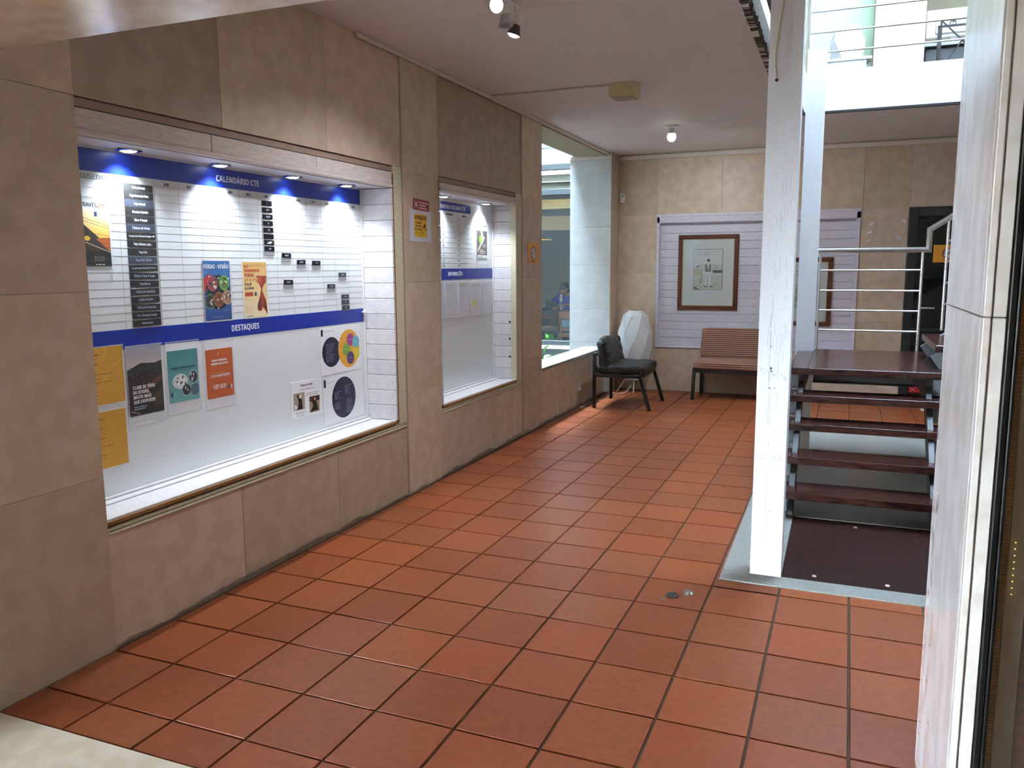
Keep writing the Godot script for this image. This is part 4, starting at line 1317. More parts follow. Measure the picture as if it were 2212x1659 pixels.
	var o := poster("poster", "sunset stadium poster half hidden by the pier at the left of the calendar board", "poster", "", BX, -0.36, -0.645, 1.541, 1.828, print_mat(cv))
	text(o, "TRAVEL", 0.0155, M.ink_teal, Vector3(0.048, 0.252, 0.0034), 0.082, false)
	text(o, "2019", 0.0155, M.ink_orange, Vector3(0.115, 0.253, 0.0034), 0.045, false)
	text(o, "TORNEIO", 0.0155, M.ink_orange, Vector3(-0.035, 0.278, 0.0034), 0.09, false)
	sleeve(o, -0.145, -0.022, 0.150, 0.29)

	cv = Cv.new(200, 300, Color(0.16, 0.37, 0.62))
	cv.grad(0, 0, 1, 1, Color(0.19, 0.45, 0.70), Color(0.10, 0.27, 0.55))
	cv.poly([[0, 0.30], [0.25, 0.20], [0.30, 0.45], [0.0, 0.52]], Color(0.70, 0.20, 0.15))
	for q in [[0.52, 0.53, 0.44, 0.30]]:
		cv.ell(q[0], q[1], q[2], q[3] * 0.98, Color(0.06, 0.08, 0.16))
	var cc := [[0.33, 0.38, Color(0.55, 0.22, 0.24), Color(0.75, 0.35, 0.30)], [0.76, 0.37, Color(0.30, 0.55, 0.16), Color(0.55, 0.80, 0.30)], [0.21, 0.68, Color(0.16, 0.20, 0.16), Color(0.40, 0.62, 0.35)], [0.54, 0.65, Color(0.48, 0.26, 0.14), Color(0.70, 0.45, 0.22)], [0.86, 0.62, Color(0.62, 0.50, 0.40), Color(0.80, 0.62, 0.45)]]
	for q in cc:
		cv.ell(q[0], q[1], 0.185, 0.125, q[2], 0.10, q[3])
		for k in 9:
			cv.ell(q[0] + r.randf_range(-0.11, 0.11), q[1] + r.randf_range(-0.07, 0.07), r.randf_range(0.02, 0.05), r.randf_range(0.012, 0.03), [Color(0.85, 0.80, 0.75), Color(0.12, 0.11, 0.12), Color(0.45, 0.35, 0.30)][k % 3])
	cv.line(0.05, 0.55, 0.55, 0.22, 1.5, Color(0.75, 0.80, 0.85))
	cv.line(0.5, 0.30, 0.98, 0.62, 1.5, Color(0.70, 0.76, 0.82))
	for q in [[0.22, 0.26], [0.56, 0.29], [0.93, 0.30], [0.50, 0.80]]:
		cv.ell(q[0], q[1], 0.022, 0.016, Color(0.92, 0.93, 0.95))
	cv.lines(0.72, 0.82, 0.95, 0.86, 2, 1, Color(0.75, 0.80, 0.90), r)
	cv.lines(0.25, 0.93, 0.75, 0.97, 2, 1, Color(0.75, 0.80, 0.90), r, true)
	cv.lines(0.08, 0.16, 0.20, 0.22, 3, 1, Color(0.85, 0.88, 0.92), r)
	cv.lines(0.75, 0.15, 0.95, 0.22, 4, 1, Color(0.75, 0.65, 0.55), r)
	o = poster("poster", "blue summer holiday poster with five round photographs on the calendar board", "poster", "", BX, -1.176, -1.366, 1.274, 1.567, print_mat(cv), 0.0)
	text(o, "FÉRIAS · VERÃO", 0.021, M.ink_white, Vector3(0, 0.265, 0.0034), 0.172)
	sleeve(o, -0.099, -0.008, 0.099, 0.300)

	cv = Cv.new(200, 300, Color(0.87, 0.76, 0.55))
	cv.grad(0, 0, 1, 1, Color(0.87, 0.70, 0.40), Color(0.90, 0.84, 0.70))
	var red := Color(0.60, 0.20, 0.09)
	cv.poly([[0.60, 0.245], [0.97, 0.255], [0.93, 0.36], [0.82, 0.45], [0.78, 0.50], [0.80, 0.55], [0.93, 0.70], [0.98, 0.97], [0.80, 0.83], [0.70, 0.90], [0.56, 0.88], [0.56, 0.78], [0.68, 0.62], [0.735, 0.50], [0.70, 0.44], [0.62, 0.36]], red)
	cv.poly([[0.62, 0.27], [0.78, 0.27], [0.74, 0.42], [0.66, 0.36]], Color(0.74, 0.33, 0.17))
	cv.poly([[0.56, 0.78], [0.70, 0.62], [0.72, 0.75], [0.64, 0.88], [0.56, 0.88]], Color(0.33, 0.13, 0.06))
	cv.poly([[0.84, 0.72], [0.93, 0.72], [0.97, 0.95], [0.86, 0.85]], Color(0.33, 0.13, 0.06))
	for q in [[0.555, 0.27, 0.55, 0.33], [0.55, 0.33, 0.62, 0.38], [0.555, 0.27, 0.61, 0.26], [0.985, 0.27, 0.985, 0.33], [0.985, 0.33, 0.92, 0.39], [0.985, 0.27, 0.95, 0.265]]:
		cv.line(q[0], q[1], q[2], q[3], 4.0, Color(0.35, 0.15, 0.08))
	cv.rect(0.06, 0.545, 0.40, 0.62, Color(0.70, 0.22, 0.14))
	cv.rect(0.46, 0.545, 0.54, 0.62, Color(0.12, 0.17, 0.33))
	cv.lines(0.57, 0.56, 0.62, 0.61, 3, 1, Color(0.3, 0.3, 0.4), r)
	cv.lines(0.06, 0.66, 0.35, 0.69, 1, 1, Color(0.4, 0.3, 0.25), r)
	cv.lines(0.06, 0.81, 0.44, 0.92, 5, 1, Color(0.60, 0.35, 0.25), r)
	cv.lines(0.12, 0.955, 0.55, 0.985, 1, 4, Color(0.25, 0.22, 0.25), r)
	cv.line(0.06, 0.68, 0.20, 0.76, 2.0, Color(0.95, 0.92, 0.85))
	o = poster("poster", "tan cup tournament poster with a red trophy on the calendar board", "poster", "", BX, -1.462, -1.652, 1.272, 1.562, print_mat(cv), 0.0)
	text(o, "TAÇA", 0.012, M.ink_red, Vector3(-0.068, 0.268, 0.0034), 0.036)
	text(o, "FERNANDO", 0.016, M.ink_red, Vector3(-0.022, 0.246, 0.0034), 0.118)
	text(o, "PIRES", 0.016, M.ink_red, Vector3(-0.044, 0.222, 0.0034), 0.070)
	text(o, "+35  +45  +55", 0.009, M.ink_orange, Vector3(-0.040, 0.199, 0.0034), 0.082)
	text(o, "7 A 9", 0.015, M.ink, Vector3(-0.058, 0.174, 0.0034), 0.05)
	text(o, "DE JUNHO", 0.0095, M.ink, Vector3(-0.047, 0.154, 0.0034), 0.070)
	sleeve(o, -0.098, -0.006, 0.100, 0.296)

	for k in 2:
		cv = Cv.new(180, 200, Color(0.83, 0.62, 0.20))
		cv.grain(0, 0, 1, 1, 0.03, r, 3)
		for q in [[0.50, 0.10, 0.62], [0.50, 0.26, 0.60], [0.40, 0.44, 0.80], [0.40, 0.52, 0.62], [0.40, 0.58, 0.92], [0.42, 0.74, 0.62], [0.42, 0.80, 0.60]]:
			cv.lines(q[0], q[1], q[2], q[1] + 0.04, 1, 3 if q[1] < 0.3 else 2, Color(0.25, 0.16, 0.05), r)
		if k == 0:
			cv.line(0.72, 0.02, 0.66, 0.25, 1.5, Color(0.93, 0.87, 0.65))
			cv.line(0.98, 0.25, 0.75, 0.40, 1.5, Color(0.93, 0.87, 0.65))
			cv.line(0.75, 0.40, 0.55, 0.75, 1.5, Color(0.93, 0.87, 0.65))
		var y0: float = [0.957, 0.682][k]
		o = poster("notice", ["upper yellow notice under the blue band, cut off by the left pier", "lower yellow notice alone below the other one, cut off by the left pier"][k], "notice", "yellow notices in the calendar case", BX, -0.37, [-0.664, -0.658][k], y0, y0 + 0.245, print_mat(cv))
		sleeve(o, -0.148, -0.004, 0.150, 0.25)

	cv = Cv.new(200, 320, Color(0.6, 0.62, 0.66))
	cv.grad(0, 0, 1, 0.30, Color(0.62, 0.65, 0.70), Color(0.78, 0.72, 0.70))
	cv.poly([[0, 0.34], [0.4, 0.25], [0.8, 0.27], [1, 0.24], [1, 1], [0, 1]], Color(0.115, 0.105, 0.095))
	cv.poly([[0, 0.36], [0.6, 0.27], [1, 0.27], [1, 0.33], [0, 0.42]], Color(0.17, 0.19, 0.19))
	for k in 130:
		var yy := r.randf_range(0.30, 0.62)
		var xx := r.randf_range(0, 0.9)
		cv.rect(xx, yy, xx + r.randf_range(0.01, 0.07), yy + r.randf_range(0.004, 0.010), [Color(0.28, 0.25, 0.22), Color(0.45, 0.42, 0.40), Color(0.10, 0.13, 0.09), Color(0.42, 0.25, 0.17)][k % 4])
	cv.poly([[0.45, 0.60], [1.0, 0.44], [1.0, 0.52], [0.5, 0.68]], Color(0.36, 0.22, 0.15))
	cv.poly([[0.55, 0.78], [1.0, 0.66], [1.0, 0.88], [0.7, 0.92]], Color(0.24, 0.20, 0.16))
	cv.line(0.0, 0.30, 0.1, 0.33, 2.0, Color(0.8, 0.82, 0.85))
	cv.line(0.05, 0.93, 0.30, 0.985, 3.0, Color(0.75, 0.75, 0.73))
	o = poster("poster", "dark aerial photograph poster of the tennis club in white capitals", "poster", "", BX, -0.680, -0.880, 0.880, 1.19, print_mat(cv), 0.0)
	var tl := ["CLUBE DE TÉNIS", "DO ESTORIL,", "MUITO MAIS", "QUE DESPORTO"]
	var tw := [0.124, 0.094, 0.100, 0.122]
	for k in 4:
		text(o, tl[k], 0.0155, M.ink_white, Vector3(-0.072 + tw[k] / 2, 0.125 - 0.0215 * k, 0.0034), tw[k])
	text(o, "ESTORIL TENNIS CLUB,", 0.006, M.ink_pale, Vector3(-0.036, 0.038, 0.0034), 0.072)
	text(o, "MORE THAN SPORTS", 0.006, M.ink_pale, Vector3(-0.041, 0.028, 0.0034), 0.062)
	sleeve(o, -0.104, -0.045, 0.106, 0.315)

	cv = Cv.new(200, 256, Color(0.30, 0.59, 0.60))
	cv.grad(0, 0, 1, 1, Color(0.27, 0.55, 0.57), Color(0.42, 0.66, 0.66))
	cv.lines(0.40, 0.06, 0.62, 0.12, 2, 2, Color(0.18, 0.38, 0.40), r, true)
	cv.lines(0.2, 0.36, 0.8, 0.42, 2, 1, Color(0.18, 0.40, 0.42), r, true)
	cv.ell(0.38, 0.60, 0.25, 0.145, Color(0.80, 0.82, 0.82), 0.06, Color(0.9, 0.92, 0.92))
	cv.ell(0.82, 0.55, 0.16, 0.13, Color(0.25, 0.26, 0.27), 0.08, Color(0.85, 0.88, 0.88))
	cv.ell(0.57, 0.78, 0.15, 0.115, Color(0.16, 0.17, 0.18), 0.08, Color(0.75, 0.80, 0.80))
	cv.ell(0.86, 0.80, 0.16, 0.125, Color(0.30, 0.42, 0.46), 0.05, Color(0.6, 0.72, 0.72))
	for k in 16:
		cv.ell(r.randf_range(0.2, 0.55), r.randf_range(0.53, 0.68), r.randf_range(0.015, 0.04), r.randf_range(0.02, 0.05), [Color(0.25, 0.26, 0.27), Color(0.93, 0.93, 0.93)][k % 2])
	for k in 10:
		cv.ell(0.82 + r.randf_range(-0.08, 0.08), 0.55 + r.randf_range(-0.07, 0.07), 0.03, 0.03, [Color(0.75, 0.75, 0.75), Color(0.08, 0.08, 0.09)][k % 2])
		cv.ell(0.57 + r.randf_range(-0.07, 0.07), 0.78 + r.randf_range(-0.06, 0.06), 0.02, 0.025, [Color(0.8, 0.8, 0.8), Color(0.35, 0.35, 0.36)][k % 2])
	cv.rect(0.06, 0.80, 0.12, 0.89, Color(0.10, 0.22, 0.36))
	cv.lines(0.15, 0.80, 0.24, 0.88, 4, 1, Color(0.85, 0.9, 0.9), r)
	o = poster("poster", "teal portrait drawing poster with four round photographs in a clear sleeve", "poster", "", BX, -0.915, -1.107, 0.902, 1.148, print_mat(cv), 0.0)
	text(o, "entrega Trabalhos em Aulas", 0.0105, M.ink_teal, Vector3(0.0, 0.164, 0.0034), 0.15)
	var bk := nst()
	sheet(bk, -0.102, -0.045, 0.104, 0.282, 0.0004, 0.0012)
	obj("backing_paper", bk, M.paper, o)
	sleeve(o, -0.106, -0.052, 0.108, 0.29)

	cv = Cv.new(200, 256, Color(0.74, 0.34, 0.11))
	cv.grain(0, 0, 1, 1, 0.02, r, 3)
	cv.lines(0.2, 0.48, 0.92, 0.50, 1, 2, Color(0.93, 0.75, 0.55), r)
	for k in 14:
		cv.line(0.25 + k * 0.05, 0.60, 0.25 + k * 0.05, 0.625, 1.0, Color(0.93, 0.8, 0.65))
	cv.lines(0.18, 0.70, 0.50, 0.72, 1, 1, Color(0.93, 0.75, 0.55), r)
	cv.rect(0.80, 0.77, 0.86, 0.86, Color(0.15, 0.20, 0.36))
	cv.rect(0.87, 0.77, 0.94, 0.86, Color(0.80, 0.78, 0.76))
	cv.line(0.45, 0.12, 0.50, 0.06, 2.0, Color(0.95, 0.9, 0.85))
	cv.line(0.50, 0.10, 0.10, 0.62, 1.5, Color(0.88, 0.60, 0.42))
	cv.lines(0.10, 0.95, 0.40, 0.97, 1, 1, Color(0.93, 0.8, 0.65), r)
	o = poster("poster", "orange dance class poster in a clear sleeve to the right of the teal one", "poster", "", BX, -1.160, -1.352, 0.885, 1.130, print_mat(cv), 0.0)
	text(o, "NOVAS ATIVIDADES", 0.0105, M.ink_white, Vector3(0.0, 0.188, 0.0034), 0.105)
	text(o, "PRÓXIMO ANO LETIVO", 0.0105, M.ink_white, Vector3(0.0, 0.171, 0.0034), 0.118)
	text(o, "CONTEMPORÂNEO", 0.012, M.ink_white, Vector3(0.004, 0.110, 0.0034), 0.138, false)
	text(o, "HIP HOP", 0.022, M.ink_white, Vector3(-0.006, 0.054, 0.0034), 0.088, false)
	bk = nst()
	sheet(bk, -0.100, -0.045, 0.104, 0.282, 0.0004, 0.0012)
	obj("backing_paper", bk, M.paper, o)
	sleeve(o, -0.104, -0.050, 0.107, 0.288)

	cv = Cv.new(300, 216, Color(0.90, 0.91, 0.92))
	cv.lines(0.16, 0.19, 0.84, 0.26, 1, 3, Color(0.25, 0.18, 0.2), r, true)
	cv.lines(0.46, 0.33, 0.92, 0.44, 2, 3, Color(0.3, 0.2, 0.2), r, true)
	cv.rect(0.08, 0.31, 0.43, 0.78, Color(0.60, 0.55, 0.50))
	cv.poly([[0.18, 0.36], [0.28, 0.34], [0.34, 0.5], [0.36, 0.76], [0.2, 0.76], [0.24, 0.55]], Color(0.08, 0.07, 0.07))
	cv.poly([[0.10, 0.60], [0.2, 0.68], [0.12, 0.78]], Color(0.88, 0.86, 0.84))
	cv.ell(0.29, 0.40, 0.05, 0.06, Color(0.85, 0.75, 0.66))
	cv.rect(0.58, 0.47, 0.92, 0.92, Color(0.62, 0.52, 0.44))
	cv.rect(0.58, 0.47, 0.92, 0.62, Color(0.24, 0.13, 0.10))
	cv.poly([[0.66, 0.60], [0.76, 0.52], [0.82, 0.66], [0.88, 0.88], [0.60, 0.90], [0.70, 0.74]], Color(0.07, 0.06, 0.06))
	cv.ell(0.76, 0.55, 0.03, 0.04, Color(0.80, 0.60, 0.48))
	cv.lines(0.08, 0.83, 0.52, 0.87, 1, 3, Color(0.35, 0.2, 0.25), r, true)
	cv.lines(0.12, 0.90, 0.46, 0.96, 2, 2, Color(0.5, 0.35, 0.4), r, true)
	o = poster("notice", "white ballroom dance notice with two small photographs low in the calendar case", "notice", "", BX, -1.812, -2.110, 0.662, 0.876, print_mat(cv), -0.02)
	text(o, "Danças de Salão", 0.012, M.ink_violet, Vector3(0.0, 0.190, 0.0034), 0.115)

	cv = Cv.new(420, 296, Color(0.91, 0.915, 0.93))
	cv.rect(0.02, 0.03, 0.07, 0.17, Color(0.06, 0.07, 0.10))
	cv.lines(0.09, 0.05, 0.40, 0.08, 1, 2, Color(0.45, 0.47, 0.5), r)
	cv.ell(0.26, 0.52, 0.225, 0.32, Color(0.095, 0.09, 0.215))
	cv.lines(0.13, 0.33, 0.36, 0.74, 14, 2, Color(0.70, 0.72, 0.82), r)
	cv.ell(0.70, 0.50, 0.275, 0.42, Color(0.87, 0.62, 0.17))
	cv.lines(0.46, 0.47, 0.58, 0.54, 2, 2, Color(0.95, 0.85, 0.6), r)
	for q in [[0.745, 0.315, Color(0.62, 0.20, 0.52)], [0.885, 0.38, Color(0.38, 0.68, 0.74)], [0.635, 0.52, Color(0.45, 0.62, 0.20)], [0.885, 0.63, Color(0.85, 0.74, 0.12)], [0.735, 0.715, Color(0.29, 0.17, 0.40)]]:
		cv.ell(q[0], q[1], 0.095, 0.140, q[2])
		cv.lines(q[0] - 0.05, q[1] - 0.02, q[0] + 0.06, q[1] + 0.02, 1, 2, Color(0.9, 0.88, 0.8), r)
	o = poster("notice", "white sheet with a navy circle and a yellow circle, right below the blue band", "notice", "circle sheets at the right of the calendar case", BX, -2.118, -2.552, 0.880, 1.167, print_mat(cv))
	cv = Cv.new(420, 296, Color(0.90, 0.905, 0.92))
	cv.rect(0.02, 0.04, 0.07, 0.20, Color(0.06, 0.07, 0.10))
	cv.lines(0.09, 0.10, 0.28, 0.13, 1, 2, Color(0.45, 0.47, 0.5), r)
	cv.ell(0.50, 0.50, 0.30, 0.44, Color(0.095, 0.09, 0.215))
	for q in [[0.27, 0.34, 0.42, 0.50, 6], [0.27, 0.58, 0.43, 0.72, 5], [0.53, 0.25, 0.70, 0.46, 7], [0.56, 0.54, 0.74, 0.86, 10]]:
		cv.lines(q[0], q[1], q[2], q[3], q[4], 2, Color(0.70, 0.72, 0.82), r)
	o = poster("notice", "white sheet with one large navy circle of small text, bottom right of the calendar case", "notice", "circle sheets at the right of the calendar case", BX, -2.133, -2.570, 0.572, 0.868, print_mat(cv), 0.02)

	# ---- narrow case
	c = thing("display_case", "narrow recessed display case with the ladder ranking board, further along the wall", "display case")
	case_shell(c, -3.30, -4.752, 2.065, 0.53)
	bx("header_band", Vector3(BX, 1.966, -3.30), Vector3(BX + 0.0012, 2.036, -4.296), M.blue, c)
	bx("middle_band", Vector3(BX, 1.432, -3.30), Vector3(BX + 0.0012, 1.520, -4.742), M.blue, c)
	board_text(c, "TOP 10 TORNEIOS ESCADA CTE", 1.999, -3.855, 0.030, M.ink_white, 0.68)
	board_text(c, "INFORMAÇÕES", 1.478, -3.99, 0.030, M.ink_white, 0.268)
	board_text(c, "MASCULINO", 1.943, -3.52, 0.0125, M.ink, 0.13, BX + 0.001)
	board_text(c, "FEMININO", 1.943, -3.90, 0.0125, M.ink, 0.122, BX + 0.001)
	board_text(c, "MISTO", 1.941, -4.17, 0.0125, M.ink, 0.075, BX + 0.001)
	gs = nst()
	for k in 10:
		var y := 1.904 - 0.0401 * k
		board_text(c, str(k + 1), y, -3.784, 0.0155, M.ink, 0.0, BX + 0.001)
		board_text(c, str(k + 1), y, -4.056, 0.0155, M.ink, 0.0, BX + 0.001)
		if k < 9: box(gs, Vector3(BX, y - 0.021, -3.31), Vector3(BX + 0.0006, y - 0.0195, -4.33))
	for z in [-3.81, -4.085]:
		box(gs, Vector3(BX, 1.53, z - 0.0008), Vector3(BX + 0.0006, 1.93, z + 0.0008))
	obj("grid_lines", gs, std(Color(0.66, 0.68, 0.70), 0.6), c)
	downlight(c, Vector3(-0.172, 2.065, -3.68), 0.75)
	downlight(c, Vector3(-0.172, 2.065, -4.47), 0.75)
	for y in [1.045, 0.895, 0.735]:
		var s := nst()
		lathe(s, [Vector2(0.010, 0), Vector2(0.0, 0.002)], 10, Transform3D(Basis(Vector3.RIGHT, PI / 2), Vector3(-0.075, y, -4.7515)))
		obj("screw_hole", s, M.black, c)
	rebase(c, Vector3(-0.12, 0.5, -4.02))

	cv = Cv.new(160, 210, Color(0.30, 0.245, 0.20))
	cv.rect(0, 0, 1, 0.17, Color(0.90, 0.90, 0.90))
	cv.rect(0, 0, 1, 0.03, Color(0.35, 0.33, 0.32))
	cv.lines(0.1, 0.05, 0.9, 0.15, 3, 3, Color(0.55, 0.53, 0.52), r)
	cv.poly([[0.35, 0.17], [0.50, 0.17], [0.66, 0.36], [0.82, 0.34], [0.60, 0.52], [0.1, 0.80], [0.0, 0.80], [0.0, 0.74], [0.50, 0.44]], Color(0.70, 0.68, 0.63))
	cv.ell(0.33, 0.43, 0.15, 0.125, Color(0.47, 0.72, 0.16))
	cv.lines(0.62, 0.55, 0.92, 0.66, 3, 4, Color(0.86, 0.84, 0.80), r)
	cv.lines(0.25, 0.72, 0.88, 0.86, 3, 5, Color(0.9, 0.88, 0.85), r)
	cv.rect(0, 0.90, 1, 1, Color(0.88, 0.88, 0.88))
	cv.lines(0.1, 0.93, 0.9, 0.98, 1, 5, Color(0.4, 0.42, 0.5), r)
	o = poster("poster", "small brown poster with a green ball and white chalk lines in the narrow case", "poster", "", BX, -4.418, -4.622, 1.605, 1.885, print_mat(cv))
	sleeve(o, -0.106, -0.04, 0.112, 0.286)
	var pz := [[-3.56, -3.774], [-3.793, -3.985], [-4.033, -4.236], [-4.274, -4.488], [-4.513, -4.722]]
	var pl := ["white typed sheet furthest left under the narrow board's blue band", "white typed sheet with a curled right edge, second under the narrow board's band", "white typed sheet with a yellow marked heading, third under the narrow board's band", "white typed sheet with a yellow highlighted block, fourth under the narrow board's band", "white typed sheet with a short text, at the right end under the narrow board's band"]
	for k in 5:
		cv = Cv.new(150, 212, Color(0.87, 0.87, 0.90))
		var n: int = [14, 16, 17, 9, 6][k]
		cv.lines(0.14, 0.10, 0.86, 0.75 if k < 3 else 0.45, n, 2, Color(0.62, 0.62, 0.66), r)
		if k == 1: cv.rect(0.12, 0.90, 0.80, 0.915, Color(0.72, 0.68, 0.35))
		if k == 2:
			cv.rect(0.12, 0.055, 0.75, 0.085, Color(0.80, 0.76, 0.40))
			cv.rect(0.2, 0.84, 0.80, 0.85, Color(0.55, 0.55, 0.55))
		if k == 3:
			cv.rect(0.16, 0.56, 0.52, 0.72, Color(0.88, 0.84, 0.50))
			cv.rect(0.16, 0.54, 0.80, 0.55, Color(0.75, 0.70, 0.35))
			cv.rect(0.16, 0.735, 0.80, 0.745, Color(0.75, 0.70, 0.35))
			cv.lines(0.7, 0.86, 0.82, 0.89, 2, 2, Color(0.5, 0.5, 0.6), r)
		o = poster("paper_sheet", pl[k], "paper sheet", "typed sheets in the narrow case", BX, pz[k][0], pz[k][1], 1.130 - 0.002 * k, 1.418 - 0.002 * k, print_mat(cv, 0.6))
		o.rotation.x = 0.0
		sleeve(o, -0.106, -0.004, 0.106, 0.292)

# ------------------------------------------------------------------ signs
func no_smoking_cv() -> Cv:
	var cv := Cv.new(240, 154, Color(0.89, 0.60, 0.17))
	cv.ell(0.50, 0.50, 0.20, 0.31, Color(0.36, 0.10, 0.11))
	cv.ell(0.50, 0.50, 0.165, 0.255, Color(0.86, 0.85, 0.90))
	cv.rect(0.345, 0.435, 0.655, 0.46, Color(0.16, 0.17, 0.24))
	cv.rect(0.345, 0.545, 0.655, 0.57, Color(0.16, 0.17, 0.24))
	cv.rect(0.345, 0.435, 0.36, 0.57, Color(0.16, 0.17, 0.24))
	cv.poly([[0.585, 0.26], [0.625, 0.30], [0.43, 0.74], [0.39, 0.70]], Color(0.17, 0.17, 0.24))
	return cv

func build_signs():
	var r := RandomNumberGenerator.new()
	r.seed = 15
	var cv := Cv.new(300, 104, Color(0.46, 0.045, 0.06))
	cv.rect(0.04, 0.07, 0.96, 0.93, Color(0.62, 0.16, 0.18))
	cv.rect(0.045, 0.10, 0.30, 0.86, Color(0.40, 0.03, 0.04))
	cv.rect(0.33, 0.15, 0.95, 0.36, Color(0.45, 0.06, 0.08))
	cv.rect(0.33, 0.40, 0.95, 0.62, Color(0.48, 0.06, 0.08))
	cv.rect(0.33, 0.65, 0.95, 0.85, Color(0.46, 0.05, 0.07))
	var wh := Color(0.88, 0.80, 0.82)
	cv.line(0.075, 0.19, 0.27, 0.82, 8.0, wh)
	cv.line(0.27, 0.19, 0.085, 0.80, 8.0, wh)
	cv.rect(0.085, 0.46, 0.27, 0.56, wh)
	var o := poster("sign", "small red sign with a white crossed figure, above the yellow camera notice", "sign", "", 0.0, -2.882, -3.102, 1.907, 1.980, print_mat(cv), -0.03)
	text(o, "NÃO CONCORREM", 0.0085, M.ink_white, Vector3(0.032, 0.0535, 0.0034), 0.125)
	text(o, "AO INCÊNDIO", 0.0085, M.ink_white, Vector3(0.018, 0.0355, 0.0034), 0.098)
	text(o, "SEM PERIGO", 0.0085, M.ink_white, Vector3(0.022, 0.0175, 0.0034), 0.105)

	cv = Cv.new(300, 208, Color(0.80, 0.80, 0.86))
	cv.rect(0.205, 0.135, 0.80, 0.86, Color(0.87, 0.64, 0.08))
	cv.rect(0.205, 0.62, 0.80, 0.86, Color(0.86, 0.70, 0.06))
	var bk := Color(0.06, 0.05, 0.04)
	cv.poly([[0.60, 0.54], [0.68, 0.42], [0.72, 0.44], [0.72, 0.53], [0.66, 0.57]], bk)
	cv.line(0.71, 0.57, 0.74, 0.60, 4.0, bk)
	cv.poly([[0.70, 0.57], [0.77, 0.59], [0.79, 0.68], [0.75, 0.62]], bk)
	cv.lines(0.23, 0.69, 0.78, 0.715, 1, 3, Color(0.15, 0.12, 0.05), r)
	cv.lines(0.26, 0.745, 0.75, 0.77, 1, 3, Color(0.15, 0.12, 0.05), r, true)
	cv.lines(0.44, 0.81, 0.56, 0.83, 1, 3, Color(0.15, 0.12, 0.05), r, true)
	o = poster("notice", "white sheet with a yellow surveillance camera warning, below the red sign on the pier", "notice", "", 0.0, -2.826, -3.132, 1.700, 1.912, print_mat(cv), -0.008)
	text(o, "ATENÇÃO", 0.026, M.ink, Vector3(0.0, 0.160, 0.0034), 0.160)
	text(o, "SISTEMA DE", 0.0105, M.ink, Vector3(-0.030, 0.126, 0.0034), 0.084)
	text(o, "VIGILÂNCIA", 0.0105, M.ink, Vector3(-0.030, 0.104, 0.0034), 0.080)
	text(o, "EM OPERAÇÃO", 0.0105, M.ink, Vector3(-0.030, 0.083, 0.0034), 0.104)

	o = poster("sign", "orange yellow no smoking sign on the stone pier beside the patio opening", "sign", "", 0.0, -5.005, -5.300, 1.561, 1.752, print_mat(no_smoking_cv()))
	text(o, "PROIBIDO FUMAR", 0.011, M.ink_violet, Vector3(0, 0.020, 0.0034), 0.115)
	o = thing("sign", "orange yellow no smoking sign on the dark glass door behind the stairs", "sign", Vector3(3.705, 1.553, -8.0245))
	var s := nst()
	sheet(s, -0.145, 0, 0.145, 0.187, 0.0003, 0.0018)
	obj("sheet", s, print_mat(no_smoking_cv()), o)
	text(o, "PROIBIDO FUMAR", 0.011, M.ink_violet, Vector3(0, 0.020, 0.0021), 0.115)
	cv = Cv.new(160, 60, Color(0.66, 0.09, 0.09))
	cv.line(0.08, 0.25, 0.34, 0.85, 3.0, Color(0.90, 0.75, 0.75))
	cv.line(0.34, 0.25, 0.08, 0.85, 3.0, Color(0.90, 0.75, 0.75))
	cv.lines(0.42, 0.25, 0.95, 0.80, 3, 3, Color(0.85, 0.50, 0.48), r)
	o = thing("sign", "small red sign with a pale cross low on the dark glass door", "sign", Vector3(3.51, 0.115, -8.0245))
	s = nst()
	sheet(s, -0.11, 0, 0.11, 0.078, 0.0003, 0.0018)
	obj("sheet", s, print_mat(cv), o)
	# scraps of tape on the back wall
	var tp := [[2.926, 1.978, 0.6], [2.912, 1.887, 0.3], [2.907, 1.801, 1.0], [3.253, 2.004, -0.6], [3.208, 1.826, -0.25]]
	var tl := ["highest of the three tape scraps beside the niche", "middle of the three tape scraps beside the niche", "lowest, torn one of the three tape scraps beside the niche", "upper of the two tape scraps beside the dark door", "lower of the two tape scraps beside the dark door"]
	for k in 5:
		s = nst()
		if k == 2:
			face(s, [Vector3(-0.02, -0.015, 0.001), Vector3(0.02, -0.01, 0.001), Vector3(-0.012, 0.02, 0.001)], Vector3.BACK)
			face(s, [Vector3(-0.02, -0.015, 0.0), Vector3(0.02, -0.01, 0.0), Vector3(-0.012, 0.02, 0.0)], Vector3.FORWARD)
		else:
			box(s, Vector3(-0.024, -0.014, 0), Vector3(0.024, 0.014, 0.001))
		var t := obj("tape_scrap", s, M.paper)
		t.position = Vector3(tp[k][0], tp[k][1], -8.0145)
		t.rotation.z = tp[k][2]
		tag(t, "white %s" % tl[k], "tape", "tape scraps on the back wall")

